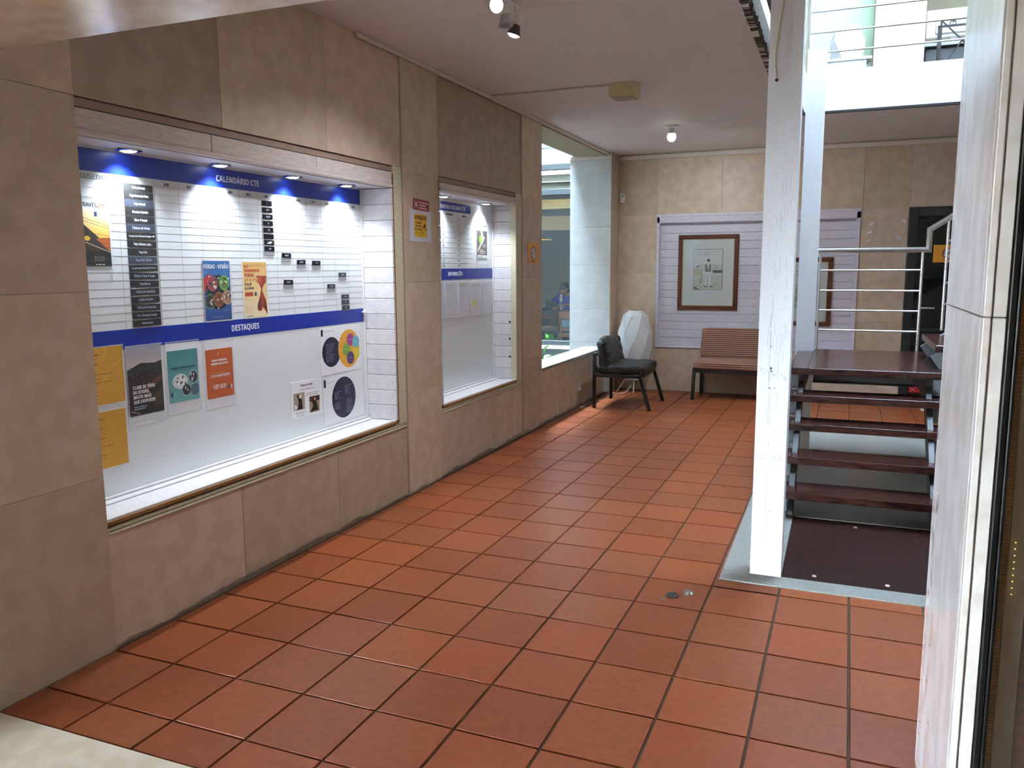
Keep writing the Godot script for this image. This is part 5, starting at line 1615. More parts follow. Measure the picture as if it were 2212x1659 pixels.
# ------------------------------------------------------------------ furniture
func make_faceted_lamp(label: String) -> Node3D:
	var o := thing("faceted_lamp", label, "floor lamp", Vector3.ZERO, 0.0)
	var lv := [Vector2(0.10, 0.165), Vector2(0.178, 0.33), Vector2(0.214, 0.56), Vector2(0.205, 0.745), Vector2(0.152, 0.94), Vector2(0.082, 1.003)]
	var n := 8
	var P := func(i: int, k: int) -> Vector3:
		var a := TAU * (k + (0.5 if i % 2 else 0.0)) / n
		return Vector3(cos(a) * lv[i].x, lv[i].y, sin(a) * lv[i].x)
	var s := nst()
	var ribs := nst()
	for i in lv.size() - 1:
		for k in n:
			var a: Vector3 = P.call(i, k)
			var b: Vector3 = P.call(i, k + 1)
			var odd := i % 2
			var c: Vector3 = P.call(i + 1, k + odd)
			var d: Vector3 = P.call(i + 1, k + odd + 1)
			var b0: Vector3 = b
			var mid := (a + b0 + c) / 3.0
			face(s, [a, b0, c], Vector3(mid.x, 0, mid.z))
			mid = (b0 + c + d) / 3.0
			face(s, [c, d, b0], Vector3(mid.x, 0, mid.z))
			if i != 1 and i != 3 or true:
				beam(ribs, a, c, 0.009, 0.005, Vector3(a.x, 0, a.z))
				if i % 2 == 1: beam(ribs, b0, c, 0.009, 0.005, Vector3(a.x, 0, a.z))
	var sm := std(Color(0.90, 0.91, 0.93), 0.5)
	sm.backlight_enabled = true
	sm.backlight = Color(0.25, 0.25, 0.26)
	obj("shade", s, sm, o)
	obj("shade_ribs", ribs, M.white_plastic, o)
	var ring := nst()
	lathe(ring, [Vector2(0.095, 0.16), Vector2(0.10, 0.16), Vector2(0.10, 0.172), Vector2(0.095, 0.172), Vector2(0.095, 0.16)], 16)
	beam(ring, Vector3(-0.097, 0.166, 0), Vector3(0.097, 0.166, 0), 0.012, 0.006)
	obj("base_ring", ring, M.white_plastic, o)
	var hold := nst()
	lathe(hold, [Vector2(0.0, 0.166), Vector2(0.022, 0.166), Vector2(0.022, 0.24), Vector2(0.0, 0.24)], 12)
	lathe(hold, [Vector2(0.012, 0.24), Vector2(0.03, 0.30), Vector2(0.022, 0.34), Vector2(0.0, 0.35)], 12)
	obj("bulb_holder", hold, M.white_plastic, o)
	for q in [Vector3(-0.21, 0, 0.03), Vector3(0.02, 0, 0.115), Vector3(0.055, 0, -0.16)]:
		var l := nst()
		tube(l, [Vector3(q.x * 0.45, 0.168, q.z * 0.45), Vector3(q.x, 0.002, q.z)], [0.0095, 0.0075], 8)
		obj("leg", l, M.cream_plastic if false else std(Color(0.85, 0.80, 0.72), 0.5), o)
	return o

func picture_cv(who: int) -> Cv:
	var cv := Cv.new(320, 400, Color(0.83, 0.865, 0.87))
	var r := RandomNumberGenerator.new()
	r.seed = 40 + who
	var a := 0.225
	var b := 0.785
	var t := 0.155
	var u := 0.76
	cv.rect(a, t, b, u, Color(0.25, 0.26, 0.26))
	cv.rect(a + 0.006, t + 0.005, b - 0.006, u - 0.005, Color(0.84, 0.865, 0.86))
	var dk := Color(0.30, 0.32, 0.33)
	# clouds, hills, hut, hedge, lawn
	for k in 26:
		var x := r.randf_range(a + 0.02, b - 0.12)
		var y := t + r.randf_range(0.015, 0.09)
		cv.line(x, y, x + r.randf_range(0.03, 0.10), y + r.randf_range(-0.008, 0.008), 1.0, Color(0.55, 0.57, 0.58))
	cv.poly([[a + 0.01, 0.44], [0.30, 0.395], [0.36, 0.38], [0.42, 0.40], [0.42, 0.455], [a + 0.01, 0.455]], Color(0.78, 0.80, 0.80))
	cv.poly([[0.57, 0.40], [0.64, 0.385], [0.70, 0.40], [b - 0.01, 0.37], [b - 0.01, 0.47], [0.57, 0.46]], Color(0.77, 0.79, 0.79))
	for q in [[a + 0.02, 0.43, 0.36, 0.375], [0.36, 0.375, 0.42, 0.40], [0.58, 0.385, 0.70, 0.40], [0.70, 0.40, b - 0.01, 0.365], [0.62, 0.43, 0.72, 0.42], [0.64, 0.45, 0.66, 0.42]]:
		cv.line(q[0], q[1], q[2], q[3], 1.5, dk)
	cv.rect(0.275, 0.405, 0.305, 0.425, dk)
	cv.rect(0.315, 0.40, 0.335, 0.42, Color(0.5, 0.5, 0.5))
	cv.rect(a + 0.006, 0.455, 0.40, 0.54, Color(0.74, 0.75, 0.66))
	cv.rect(0.59, 0.465, b - 0.006, 0.51, Color(0.34, 0.38, 0.39))
	cv.rect(0.59, 0.515, b - 0.006, 0.54, Color(0.80, 0.83, 0.83))
	cv.rect(a + 0.006, 0.545, b - 0.006, u - 0.005, Color(0.755, 0.80, 0.755))
	cv.line(a, 0.455, 0.41, 0.46, 1.5, dk)
	cv.line(0.57, 0.535, b, 0.55, 1.5, Color(0.6, 0.62, 0.62))
	cv.line(a, 0.66, 0.45, u - 0.01, 2.0, Color(0.5, 0.53, 0.5))
	cv.poly([[a + 0.01, 0.70], [0.36, u - 0.008], [a + 0.01, u - 0.008]], Color(0.42, 0.46, 0.43))
	for k in 20:
		var x := r.randf_range(0.60, b - 0.06)
		var y := r.randf_range(0.63, u - 0.02)
		cv.line(x, y, x + 0.05, y + r.randf_range(-0.01, 0.01), 1.0, Color(0.55, 0.60, 0.56))
	# a young man with a racket
	var cx := 0.50
	cv.poly([[cx - 0.045, 0.49], [cx + 0.055, 0.49], [cx + 0.075, 0.69], [cx + 0.035, 0.70], [cx + 0.005, 0.56], [cx - 0.02, 0.70], [cx - 0.06, 0.69]], Color(0.86, 0.875, 0.87))
	cv.line(cx + 0.004, 0.53, cx - 0.012, 0.70, 2.0, dk)
	cv.line(cx - 0.047, 0.49, cx - 0.062, 0.69, 1.0, Color(0.5, 0.5, 0.5))
	cv.line(cx + 0.057, 0.49, cx + 0.076, 0.69, 1.0, Color(0.5, 0.5, 0.5))
	cv.ell(cx - 0.04, 0.705, 0.035, 0.010, dk)
	cv.ell(cx + 0.07, 0.707, 0.035, 0.010, dk)
	cv.poly([[cx - 0.055, 0.38], [cx + 0.06, 0.38], [cx + 0.06, 0.49], [cx - 0.05, 0.49]], Color(0.48, 0.53, 0.55))
	cv.poly([[cx - 0.01, 0.38], [cx + 0.03, 0.38], [cx + 0.01, 0.47]], Color(0.85, 0.87, 0.88))
	cv.line(cx - 0.045, 0.385, cx - 0.035, 0.49, 3.0, dk)
	cv.line(cx + 0.045, 0.385, cx + 0.045, 0.48, 3.0, dk)
	cv.line(cx - 0.07, 0.40, cx - 0.095, 0.52, 6.0, Color(0.84, 0.86, 0.86))
	cv.line(cx + 0.075, 0.40, cx + 0.09, 0.52, 6.0, Color(0.84, 0.86, 0.86))
	cv.line(cx - 0.055, 0.385, cx - 0.105, 0.53, 1.0, dk)
	cv.line(cx + 0.06, 0.385, cx + 0.105, 0.52, 1.0, dk)
	cv.ell(cx + 0.01, 0.345, 0.032, 0.034, Color(0.84, 0.84, 0.82))
	cv.poly([[cx - 0.025, 0.335], [cx - 0.015, 0.305], [cx + 0.02, 0.298], [cx + 0.045, 0.32], [cx + 0.04, 0.34], [cx + 0.0, 0.325]], Color(0.16, 0.16, 0.17))
	cv.line(cx - 0.10, 0.53, cx - 0.12, 0.58, 2.0, dk)
	cv.ell(cx - 0.135, 0.62, 0.022, 0.035, dk)
	cv.ell(cx - 0.135, 0.62, 0.015, 0.027, Color(0.72, 0.75, 0.72))
	cv.lines(0.37, 0.79, 0.66, 0.805, 1, 2, Color(0.62, 0.64, 0.65), r, true)
	return cv

func make_picture(label: String, x0: float, x1: float, y0: float, y1: float, cv: Cv):
	var p := thing("framed_picture", label, "picture", Vector3((x0 + x1) / 2, y0, -8.0745))
	var w := x1 - x0
	var h := y1 - y0
	var f := 0.048
	var st := nst()
	for q in [[-w / 2, 0, w / 2, f], [-w / 2, h - f, w / 2, h], [-w / 2, f, -w / 2 + f, h - f], [w / 2 - f, f, w / 2, h - f]]:
		box(st, Vector3(q[0], q[1], 0.0), Vector3(q[2], q[3], 0.026), 0.005)
	obj("frame", st, M.wood_frame, p)
	st = nst()
	for q in [[-w / 2 + f, f, w / 2 - f, f + 0.007], [-w / 2 + f, h - f - 0.007, w / 2 - f, h - f], [-w / 2 + f, f, -w / 2 + f + 0.007, h - f], [w / 2 - f - 0.007, f, w / 2 - f, h - f]]:
		box(st, Vector3(q[0], q[1], 0.004), Vector3(q[2], q[3], 0.017), 0.001)
	obj("inner_slip", st, std(Color(0.62, 0.50, 0.30), 0.4), p)
	st = nst()
	sheet(st, -w / 2 + f, f, w / 2 - f, h - f, 0.004, 0.008)
	obj("print", st, print_mat(cv, 0.6), p)
	st = nst()
	sheet(st, -w / 2 + f + 0.001, f + 0.001, w / 2 - f - 0.001, h - f - 0.001, 0.0125, 0.0145)
	obj("pane", st, M.glass, p)

func build_furniture():
	# black leather chair
	var c := thing("low_chair", "black leather low chair with a steel frame beside the parapet", "chair", Vector3(0.47, 0, -6.845))
	var fr := nst()
	var leather := std(Color(0.035, 0.034, 0.039), 0.42)
	var wrn := noise_tex(256, 0.03, 4, Color.BLACK, Color.WHITE, 55)
	wrn.bump_map_to_normal_map(4.0)
	leather.normal_enabled = true
	leather.normal_texture = to_tex(wrn)
	leather.normal_scale = 0.6
	leather.uv1_triplanar = true
	leather.uv1_scale = Vector3(3, 3, 3)
	for z in [0.352, -0.352]:
		var l := nst()
		beam(l, Vector3(-0.262, 0.0, z), Vector3(-0.262, 0.60, z), 0.034, 0.034, Vector3.RIGHT, 0.002)
		obj("leg", l, M.black_metal, c)
		l = nst()
		beam(l, Vector3(0.237, 0.362, z), Vector3(0.347, 0.002, z), 0.034, 0.034, Vector3.RIGHT, 0.002)
		obj("leg", l, M.black_metal, c)
		beam(fr, Vector3(-0.262, 0.360, z), Vector3(0.252, 0.360, z), 0.034, 0.036, Vector3.UP, 0.002)
	for x in [-0.262, 0.237]:
		beam(fr, Vector3(x, 0.360, -0.352), Vector3(x, 0.360, 0.352), 0.034, 0.036, Vector3.UP, 0.002)
	beam(fr, Vector3(-0.262, 0.585, -0.352), Vector3(-0.262, 0.585, 0.352), 0.03, 0.03, Vector3.UP, 0.002)
	for x in [-0.12, 0.02, 0.14]:
		beam(fr, Vector3(x, 0.366, -0.352), Vector3(x, 0.366, 0.352), 0.03, 0.01)
	obj("frame", fr, M.black_metal, c)
	var st := nst()
	cushion(st, Vector3(0.535, 0.095, 0.735), 0.028, 0.012, func(v: Vector3) -> Vector3:
		return v + Vector3(0, 0.004 * sin(v.x * 31.0 + v.z * 9.0) + 0.003 * sin(v.z * 40.0), 0), 16)
	var seat := obj("seat_cushion", st, leather, c)
	seat.position = Vector3(0.008, 0.427, 0.0)
	st = nst()
	cushion(st, Vector3(0.105, 0.33, 0.73), 0.036, 0.012, func(v: Vector3) -> Vector3:
		var k := (v.y + 0.165) / 0.33
		var fold := 0.005 * sin(v.y * 50.0 + absf(v.z) * 20.0) * exp(-pow((absf(v.z) - 0.27) * 9.0, 2.0)) * signf(v.x)
		return Vector3(v.x * (1.12 - 0.25 * k) - 0.055 * k + fold, v.y + 0.008 * sin(v.z * 12.0) * k - 0.02 * k * pow(absf(v.z) / 0.36, 3.0), v.z), 18)
	var back := obj("back_cushion", st, leather, c)
	back.position = Vector3(-0.150, 0.590, 0.0)

	# striped bench
	var b := thing("bench", "low bench with brown striped cushions and a black steel frame below the niche", "bench", Vector3(1.60, 0, -7.72))
	fr = nst()
	for x in [-0.475, 0.475]:
		var l := nst()
		beam(l, Vector3(x + 0.005 * signf(x) * 0, 0.34, 0.285), Vector3(x + 0.008 * signf(x), 0.002, 0.325), 0.036, 0.036, Vector3.BACK, 0.002)
		obj("leg", l, M.black_metal, b)
		l = nst()
		beam(l, Vector3(x, 0.34, -0.262), Vector3(x, 0.002, -0.262), 0.036, 0.036, Vector3.BACK, 0.002)
		obj("leg", l, M.black_metal, b)
		beam(fr, Vector3(x, 0.335, -0.28), Vector3(x, 0.335, 0.30), 0.036, 0.04, Vector3.UP, 0.002)
		beam(fr, Vector3(x, 0.34, -0.262), Vector3(x, 0.62, -0.262), 0.03, 0.03, Vector3.RIGHT, 0.002)
	for z in [-0.262, 0.285]:
		beam(fr, Vector3(-0.49, 0.335, z), Vector3(0.49, 0.335, z), 0.036, 0.04, Vector3.UP, 0.002)
	beam(fr, Vector3(-0.475, 0.61, -0.262), Vector3(0.475, 0.61, -0.262), 0.03, 0.03, Vector3.UP, 0.002)
	obj("frame", fr, M.black_metal, b)
	var im := Image.create(64, 64, false, Image.FORMAT_RGBA8)
	for y in 64:
		for x in 64:
			var dark := y < 28
			var col := Color(0.26, 0.155, 0.13) if dark else Color(0.63, 0.44, 0.35)
			if (y in [27, 28, 29, 63, 62, 0]) and (x / 2) % 2 == 0: col = Color(0.45, 0.30, 0.24)
			im.set_pixel(x, y, col)
	var stripe := std(Color.WHITE, 0.85)
	tri(stripe, to_tex(im), Vector3(8, 42.5, 42.5), false)
	stripe.uv1_triplanar_sharpness = 8.0
	var fine := Image.create(32, 32, false, Image.FORMAT_RGBA8)
	for y in 32:
		for x in 32:
			fine.set_pixel(x, y, Color(0.55, 0.385, 0.32) if (y % 8) < 5 else Color(0.46, 0.31, 0.26))
	st = nst()
	cushion(st, Vector3(0.985, 0.095, 0.60), 0.022, 0.010, null, 14)
	var sc := obj("seat_cushion", st, stripe, b)
	sc.position = Vector3(0, 0.402, 0.02)
	st = nst()
	cushion(st, Vector3(0.965, 0.345, 0.10), 0.026, 0.0, func(v: Vector3) -> Vector3:
		var k := (v.y + 0.17) / 0.345
		return Vector3(v.x * (1.0 - 0.03 * k), v.y, v.z + 0.012 * (1.0 - pow(v.x / 0.48, 2.0)) * signf(v.z) - 0.05 * k), 14)
	var bc := obj("back_cushion", st, stripe, b)
	bc.position = Vector3(0, 0.622, -0.175)

	# lamp, its cord and socket
	var l := make_faceted_lamp("white faceted paper lamp on three thin legs behind the black chair")
	l.position = Vector3(0.345, 0, -7.765)
	var cd := thing("lamp_cord", "white lamp cord running over the floor from the wall socket", "cord")
	var sp := nst()
	var cv := Curve3D.new()
	for p in [Vector3(0.030, 0.185, -6.585), Vector3(0.055, 0.170, -6.63), Vector3(0.075, 0.10, -6.62), Vector3(0.06, 0.012, -6.55), Vector3(0.05, 0.006, -6.47), Vector3(0.085, 0.005, -6.50), Vector3(0.075, 0.02, -6.60), Vector3(0.05, 0.006, -6.75), Vector3(0.06, 0.005, -6.90), Vector3(0.14, 0.005, -7.03), Vector3(0.145, 0.005, -7.25), Vector3(0.152, 0.012, -7.43)]:
		cv.add_point(p)
	smooth(cv)
	tube(sp, Array(cv.tessellate(4, 4.0)), 0.004, 7)
	obj("cord", sp, M.white_plastic, cd)
	sp = nst()
	cv = Curve3D.new()
	for p in [Vector3(0.165, 0.012, -7.49), Vector3(0.22, 0.006, -7.55), Vector3(0.28, 0.02, -7.63), Vector3(0.315, 0.08, -7.70), Vector3(0.33, 0.165, -7.755)]:
		cv.add_point(p)
	smooth(cv)
	tube(sp, Array(cv.tessellate(4, 4.0)), 0.004, 7)
	obj("cord", sp, M.white_plastic, cd)
	sp = nst()
	box(sp, Vector3(0.002, 0.172, -6.57), Vector3(0.034, 0.198, -6.60), 0.006)
	obj("plug", sp, M.white_plastic, cd)
	sp = nst()
	cushion(sp, Vector3(0.032, 0.024, 0.07), 0.010, 0.004, null, 8)
	var sw := obj("foot_switch", sp, M.white_plastic, cd)
	sw.position = Vector3(0.157, 0.0125, -7.46)
	sw.rotation.y = 0.15
	var so := thing("wall_socket", "white wall socket low on the parapet near the chair", "socket", Vector3(0.001, 0.205, -6.585))
	sp = nst()
	box(sp, Vector3(0, -0.045, 0.04), Vector3(0.012, 0.045, -0.04), 0.004)
	obj("plate", sp, M.white_plastic, so)

	make_picture("framed drawing of a standing tennis player, brown wood frame, above the bench", 0.797, 1.507, 1.002, 1.900, picture_cv(0))
	make_picture("framed drawing in a brown wood frame partly hidden by the stair railing", 1.935, 2.553, 0.834, 1.620, picture_cv(1))
	var bxm := thing("floor_mat", "small pale mat on the floor near the dark door", "mat", Vector3(3.66, 0.0, -7.62))
	sp = nst()
	box(sp, Vector3(-0.17, 0.0, -0.14), Vector3(0.17, 0.022, 0.14), 0.004)
	obj("pad", sp, M.cream, bxm)

func smooth(cv: Curve3D):
	for i in range(cv.point_count):
		var a := cv.get_point_position(maxi(0, i - 1))
		var b := cv.get_point_position(mini(cv.point_count - 1, i + 1))
		cv.set_point_in(i, (a - b) * 0.17)
		cv.set_point_out(i, (b - a) * 0.17)

# ------------------------------------------------------------------ fittings on walls and ceiling
func lamp_at(parent: Node3D, at: Vector3, e: float, c: Color, r := 0.03):
	var l := OmniLight3D.new()
	put(l, "lamp_light", parent)
	l.position = at
	l.light_energy = e
	l.light_color = c
	l.light_size = r
	l.omni_range = 14.0
	l.omni_attenuation = 2.0
	l.shadow_enabled = true

func spot_head(parent: Node3D, called: String, at: Vector3, dir: Vector3, kind: int):
	var h := Node3D.new()
	put(h, called, parent)
	h.position = at
	var y := -dir.normalized()
	var x := y.cross(Vector3.BACK).normalized()
	var xf := Transform3D(Basis(x, y, x.cross(y)), Vector3.ZERO)
	var s := nst()
	lathe(s, [Vector2(0.0, 0.052), Vector2(0.024, 0.050), Vector2(0.026, 0.046), Vector2(0.026, 0.0), Vector2(0.0, 0.0)], 18, xf)
	obj("body", s, M.white_plastic, h)
	s = nst()
	lathe(s, [Vector2(0.020, 0.0), Vector2(0.022, -0.008), Vector2(0.038, -0.05), Vector2(0.036, -0.052), Vector2(0.030, -0.046), Vector2(0.012, -0.02), Vector2(0.0, -0.018)], 20, xf)
	obj("reflector", s, [std(Color(0.80, 0.80, 0.80), 0.4), std(Color(0.62, 0.62, 0.62), 0.35), std(Color(0.30, 0.29, 0.30), 0.3)][kind], h)
	if kind != 1:
		s = nst()
		lathe(s, [Vector2(0.0, -0.020), Vector2(0.024, -0.030), Vector2(0.033, -0.049), Vector2(0.02, -0.058), Vector2(0.0, -0.061)], 20, xf)
		obj("bulb", s, glow(Color(0.95, 0.98, 1.0), 4.0), h)
		var l := SpotLight3D.new()
		put(l, "spot_light", h)
		l.position = dir.normalized() * 0.068
		l.basis = Basis.looking_at(dir.normalized(), Vector3.UP if absf(dir.normalized().y) < 0.95 else Vector3.BACK)
		l.spot_angle = 62.0
		l.spot_angle_attenuation = 0.8
		l.light_energy = 1.4
		l.light_color = Color(0.95, 0.97, 1.0)
		l.light_size = 0.03
		l.spot_range = 14.0
		l.spot_attenuation = 2.0
		l.shadow_enabled = true

func build_fittings():
	var f := thing("spotlight_bar", "white ceiling bar with three spotlights near the top of the picture", "spotlight", Vector3(1.042, CEIL, -1.9))
	var s := nst()
	box(s, Vector3(-0.022, -0.026, 0.34), Vector3(0.022, 0.0, -0.25), 0.004)
	obj("bar", s, M.white_plastic, f)
	for q in [[0.10, -0.075], [-0.05, -0.062], [-0.205, -0.068]]:
		s = nst()
		tube(s, [Vector3(0, -0.024, q[0]), Vector3(0, q[1], q[0])], 0.006, 8)
		obj("stem", s, M.white_plastic, f)
	spot_head(f, "lit_spot", Vector3(0.004, -0.105, 0.10), Vector3(0.85, -0.30, 0.75), 0)
	spot_head(f, "unlit_spot", Vector3(0.01, -0.110, -0.05), Vector3(0.1, -1.0, 0.05), 1)
	spot_head(f, "dark_spot", Vector3(0.008, -0.118, -0.205), Vector3(-0.30, -1.0, 0.10), 2)

	var cl := thing("ceiling_lamp", "round ceiling spotlight with a bright bulb near the back wall", "ceiling light", Vector3(1.062, CEIL, -6.14))
	s = nst()
	lathe(s, [Vector2(0.0, 0.0), Vector2(0.068, 0.0), Vector2(0.068, -0.014), Vector2(0.060, -0.020), Vector2(0.0, -0.020)], 24, Transform3D.IDENTITY, -1.0)
	obj("base", s, M.white_plastic, cl)
	s = nst()
	lathe(s, [Vector2(0.024, -0.02), Vector2(0.024, -0.06), Vector2(0.04, -0.075)], 18, Transform3D.IDENTITY, -1.0)
	obj("socket", s, M.white_plastic, cl)
	s = nst()
	var prof := []
	for i in 13:
		var a := PI * i / 12.0
		prof.append(Vector2(0.043 * sin(a), -0.105 + 0.046 * cos(a)))
	lathe(s, prof, 22, Transform3D.IDENTITY, -1.0)
	obj("bulb", s, glow(Color(0.95, 0.99, 0.96), 3.5), cl)
	var sl := SpotLight3D.new()
	put(sl, "spot_light", cl)
	sl.position = Vector3(0.01, -0.155, -0.01)
	sl.basis = Basis.looking_at(Vector3(0.25, -0.75, -0.55).normalized(), Vector3.UP)
	sl.spot_angle = 72.0
	sl.spot_angle_attenuation = 0.8
	sl.light_energy = 1.3
	sl.light_color = Color(0.95, 0.98, 1.0)
	sl.light_size = 0.04
	sl.spot_range = 14.0
	sl.spot_attenuation = 2.0
	sl.shadow_enabled = true

	var e := thing("junction_box", "yellowed rectangular box on the ceiling with a cable strip", "junction box", Vector3(1.085, CEIL, -4.21))
	s = nst()
	box(s, Vector3(-0.098, -0.098, 0.09), Vector3(0.098, 0.0, -0.09), 0.004)
	obj("housing", s, std(Color(0.80, 0.75, 0.58), 0.5), e)
	s = nst()
	box(s, Vector3(-0.085, -0.101, 0.075), Vector3(0.085, -0.0975, -0.075), 0.001)
	obj("lid", s, std(Color(0.62, 0.56, 0.47), 0.5), e)
	s = nst()
	box(s, Vector3(-1.06, -0.010, 0.06), Vector3(-0.098, 0.0, 0.035), 0.001)
	obj("cable_strip", s, M.ceil_trim, e)
	s = nst()
	lathe(s, [Vector2(0.006, 0), Vector2(0.0, 0.002)], 8, Transform3D(Basis(Vector3.BACK, -PI / 2), Vector3(0.098, -0.022, 0.0)))
	obj("screw_hole", s, M.black, e)

	var a := thing("alarm_sensor", "small white sensor box with a dark eye in the corner of the back wall", "sensor", Vector3(0.112, 2.30, -8.014))
	s = nst()
	cushion(s, Vector3(0.062, 0.118, 0.045), 0.014, 0.0, null, 8)
	var o := obj("housing", s, M.white_plastic, a)
	o.position = Vector3(0, 0.059, 0.0235)
	s = nst()
	lathe(s, [Vector2(0.009, 0.0), Vector2(0.006, 0.003), Vector2(0.0, 0.0035)], 12, Transform3D(Basis(Vector3.RIGHT, PI / 2), Vector3(0.004, 0.083, 0.0455)))
	obj("eye", s, M.black, a)

# ------------------------------------------------------------------ restaurant behind the window
func capsule_field(bones: Array, cell: float, k: float) -> SurfaceTool:
	# surface nets over a smooth union of tapered capsules [a, b, ra, rb]
	var lo := Vector3(1e9, 1e9, 1e9)
	var hi := -lo
	for b in bones:
		var r: float = maxf(b[2], b[3]) + cell * 2.5
		lo = lo.min(b[0] - Vector3.ONE * r).min(b[1] - Vector3.ONE * r)
		hi = hi.max(b[0] + Vector3.ONE * r).max(b[1] + Vector3.ONE * r)
	var n := Vector3i(((hi - lo) / cell).ceil()) + Vector3i.ONE
	var f := PackedFloat32Array()
	f.resize(n.x * n.y * n.z)
	f.fill(1.0)
	for b in bones:
		var a: Vector3 = b[0]
		var d: Vector3 = b[1] - b[0]
		var dd := maxf(d.length_squared(), 1e-9)
		var r: float = maxf(b[2], b[3]) + cell * 2.5 + k
		var p0 := Vector3i(((a.min(b[1]) - Vector3.ONE * r - lo) / cell).floor()).clamp(Vector3i.ZERO, n - Vector3i.ONE)
		var p1 := Vector3i(((a.max(b[1]) + Vector3.ONE * r - lo) / cell).ceil()).clamp(Vector3i.ZERO, n - Vector3i.ONE)
		for z in range(p0.z, p1.z + 1):
			for y in range(p0.y, p1.y + 1):
				for x in range(p0.x, p1.x + 1):
					var p := lo + Vector3(x, y, z) * cell - a
					var t := clampf(p.dot(d) / dd, 0.0, 1.0)
					var v: float = (p - d * t).length() - lerpf(b[2], b[3], t)
					var i := (z * n.y + y) * n.x + x
					var o := f[i]
					var h := maxf(k - absf(o - v), 0.0) / k
					f[i] = minf(o, v) - h * h * k * 0.25
	var ids := {}
	var verts := []
	var st := nst()
	st.set_smooth_group(0)
	for z in n.z - 1:
		for y in n.y - 1:
			for x in n.x - 1:
				var i := (z * n.y + y) * n.x + x
				var first := f[i] < 0.0
				var mixed := false
				var sum := Vector3.ZERO
				var cnt := 0
				var c := []
				for q in 8:
					var v := f[i + (q & 1) + ((q >> 1) & 1) * n.x + (q >> 2) * n.x * n.y]
					c.append(v)
					if (v < 0.0) != first: mixed = true
				if not mixed: continue
				for q in 8:
					for ax in [1, 2, 4]:
						if q & ax: continue
						var u: float = c[q]
						var w: float = c[q | ax]
						if (u < 0.0) == (w < 0.0): continue
						var t := u / (u - w)
						var pa := Vector3(q & 1, (q >> 1) & 1, q >> 2)
						var e: int = q | ax
						sum += pa.lerp(Vector3(e & 1, (e >> 1) & 1, e >> 2), t)
						cnt += 1
				ids[i] = verts.size()
				verts.append(lo + (Vector3(x, y, z) + sum / cnt) * cell)
	var sx := 1
	var sy := n.x
	var sz := n.x * n.y
	for z in range(1, n.z - 1):
		for y in range(1, n.y - 1):
			for x in range(1, n.x - 1):
				var i := (z * n.y + y) * n.x + x
				for q in [[sx, sy, sz], [sy, sz, sx], [sz, sx, sy]]:
					var a := f[i] < 0.0
					if a == (f[i + q[0]] < 0.0): continue
					var v := [ids.get(i - q[1] - q[2]), ids.get(i - q[2]), ids.get(i), ids.get(i - q[1])]
					if null in v: continue
					for m in ([0, 2, 1, 0, 3, 2] if a else [0, 1, 2, 0, 2, 3]):
						st.add_vertex(verts[v[m]])
	st.index()
	st.generate_normals()
	return st

func wood_chair(label: String, at: Vector3, turn: float, seat_m: Material, arms: bool, hgt := 0.9) -> Node3D:
	var c := thing("dining_chair", label, "chair", at, turn)
	for x in [-0.22, 0.22]:
		var s := nst()
		beam(s, Vector3(x, 0, 0.22), Vector3(x, 0.62 if arms else 0.44, 0.22), 0.035, 0.035, Vector3.BACK, 0.003)
		obj("leg", s, M.wood_chair, c)
		s = nst()
		beam(s, Vector3(x, 0, -0.22), Vector3(x, 0.44, -0.21), 0.035, 0.035, Vector3.BACK, 0.003)
		beam(s, Vector3(x, 0.44, -0.21), Vector3(x, hgt, -0.27), 0.035, 0.03, Vector3.BACK, 0.003)
		obj("leg", s, M.wood_chair, c)
		if arms:
			s = nst()
			tube(s, [Vector3(x, 0.655, -0.24), Vector3(x * 1.08, 0.675, 0.0), Vector3(x * 1.05, 0.665, 0.15), Vector3(x, 0.62, 0.235)], 0.02, 8)
			obj("arm", s, M.wood_chair, c)
	var fr := nst()
	beam(fr, Vector3(-0.22, 0.42, 0.22), Vector3(0.22, 0.42, 0.22), 0.03, 0.05)
	beam(fr, Vector3(-0.22, 0.42, -0.21), Vector3(0.22, 0.42, -0.21), 0.03, 0.05)
	beam(fr, Vector3(-0.22, hgt - 0.06, -0.265), Vector3(0.22, hgt - 0.06, -0.265), 0.03, 0.12)
	beam(fr, Vector3(-0.22, 0.52, -0.225), Vector3(0.22, 0.52, -0.225), 0.03, 0.05)
	obj("rail", fr, M.wood_chair, c)
	var st := nst()
	cushion(st, Vector3(0.44, 0.06, 0.44), 0.02, 0.01, null, 8)
	var o := obj("seat", st, seat_m, c)
	o.position = Vector3(0, 0.465, 0)
	st = nst()
	cushion(st, Vector3(0.39, hgt - 0.66, 0.05), 0.02, 0.0, null, 8)
	o = obj("backrest", st, seat_m, c)
	o.position = Vector3(0, (hgt - 0.12 + 0.545) / 2, -0.245)
	o.rotation.x = -0.12
	return c

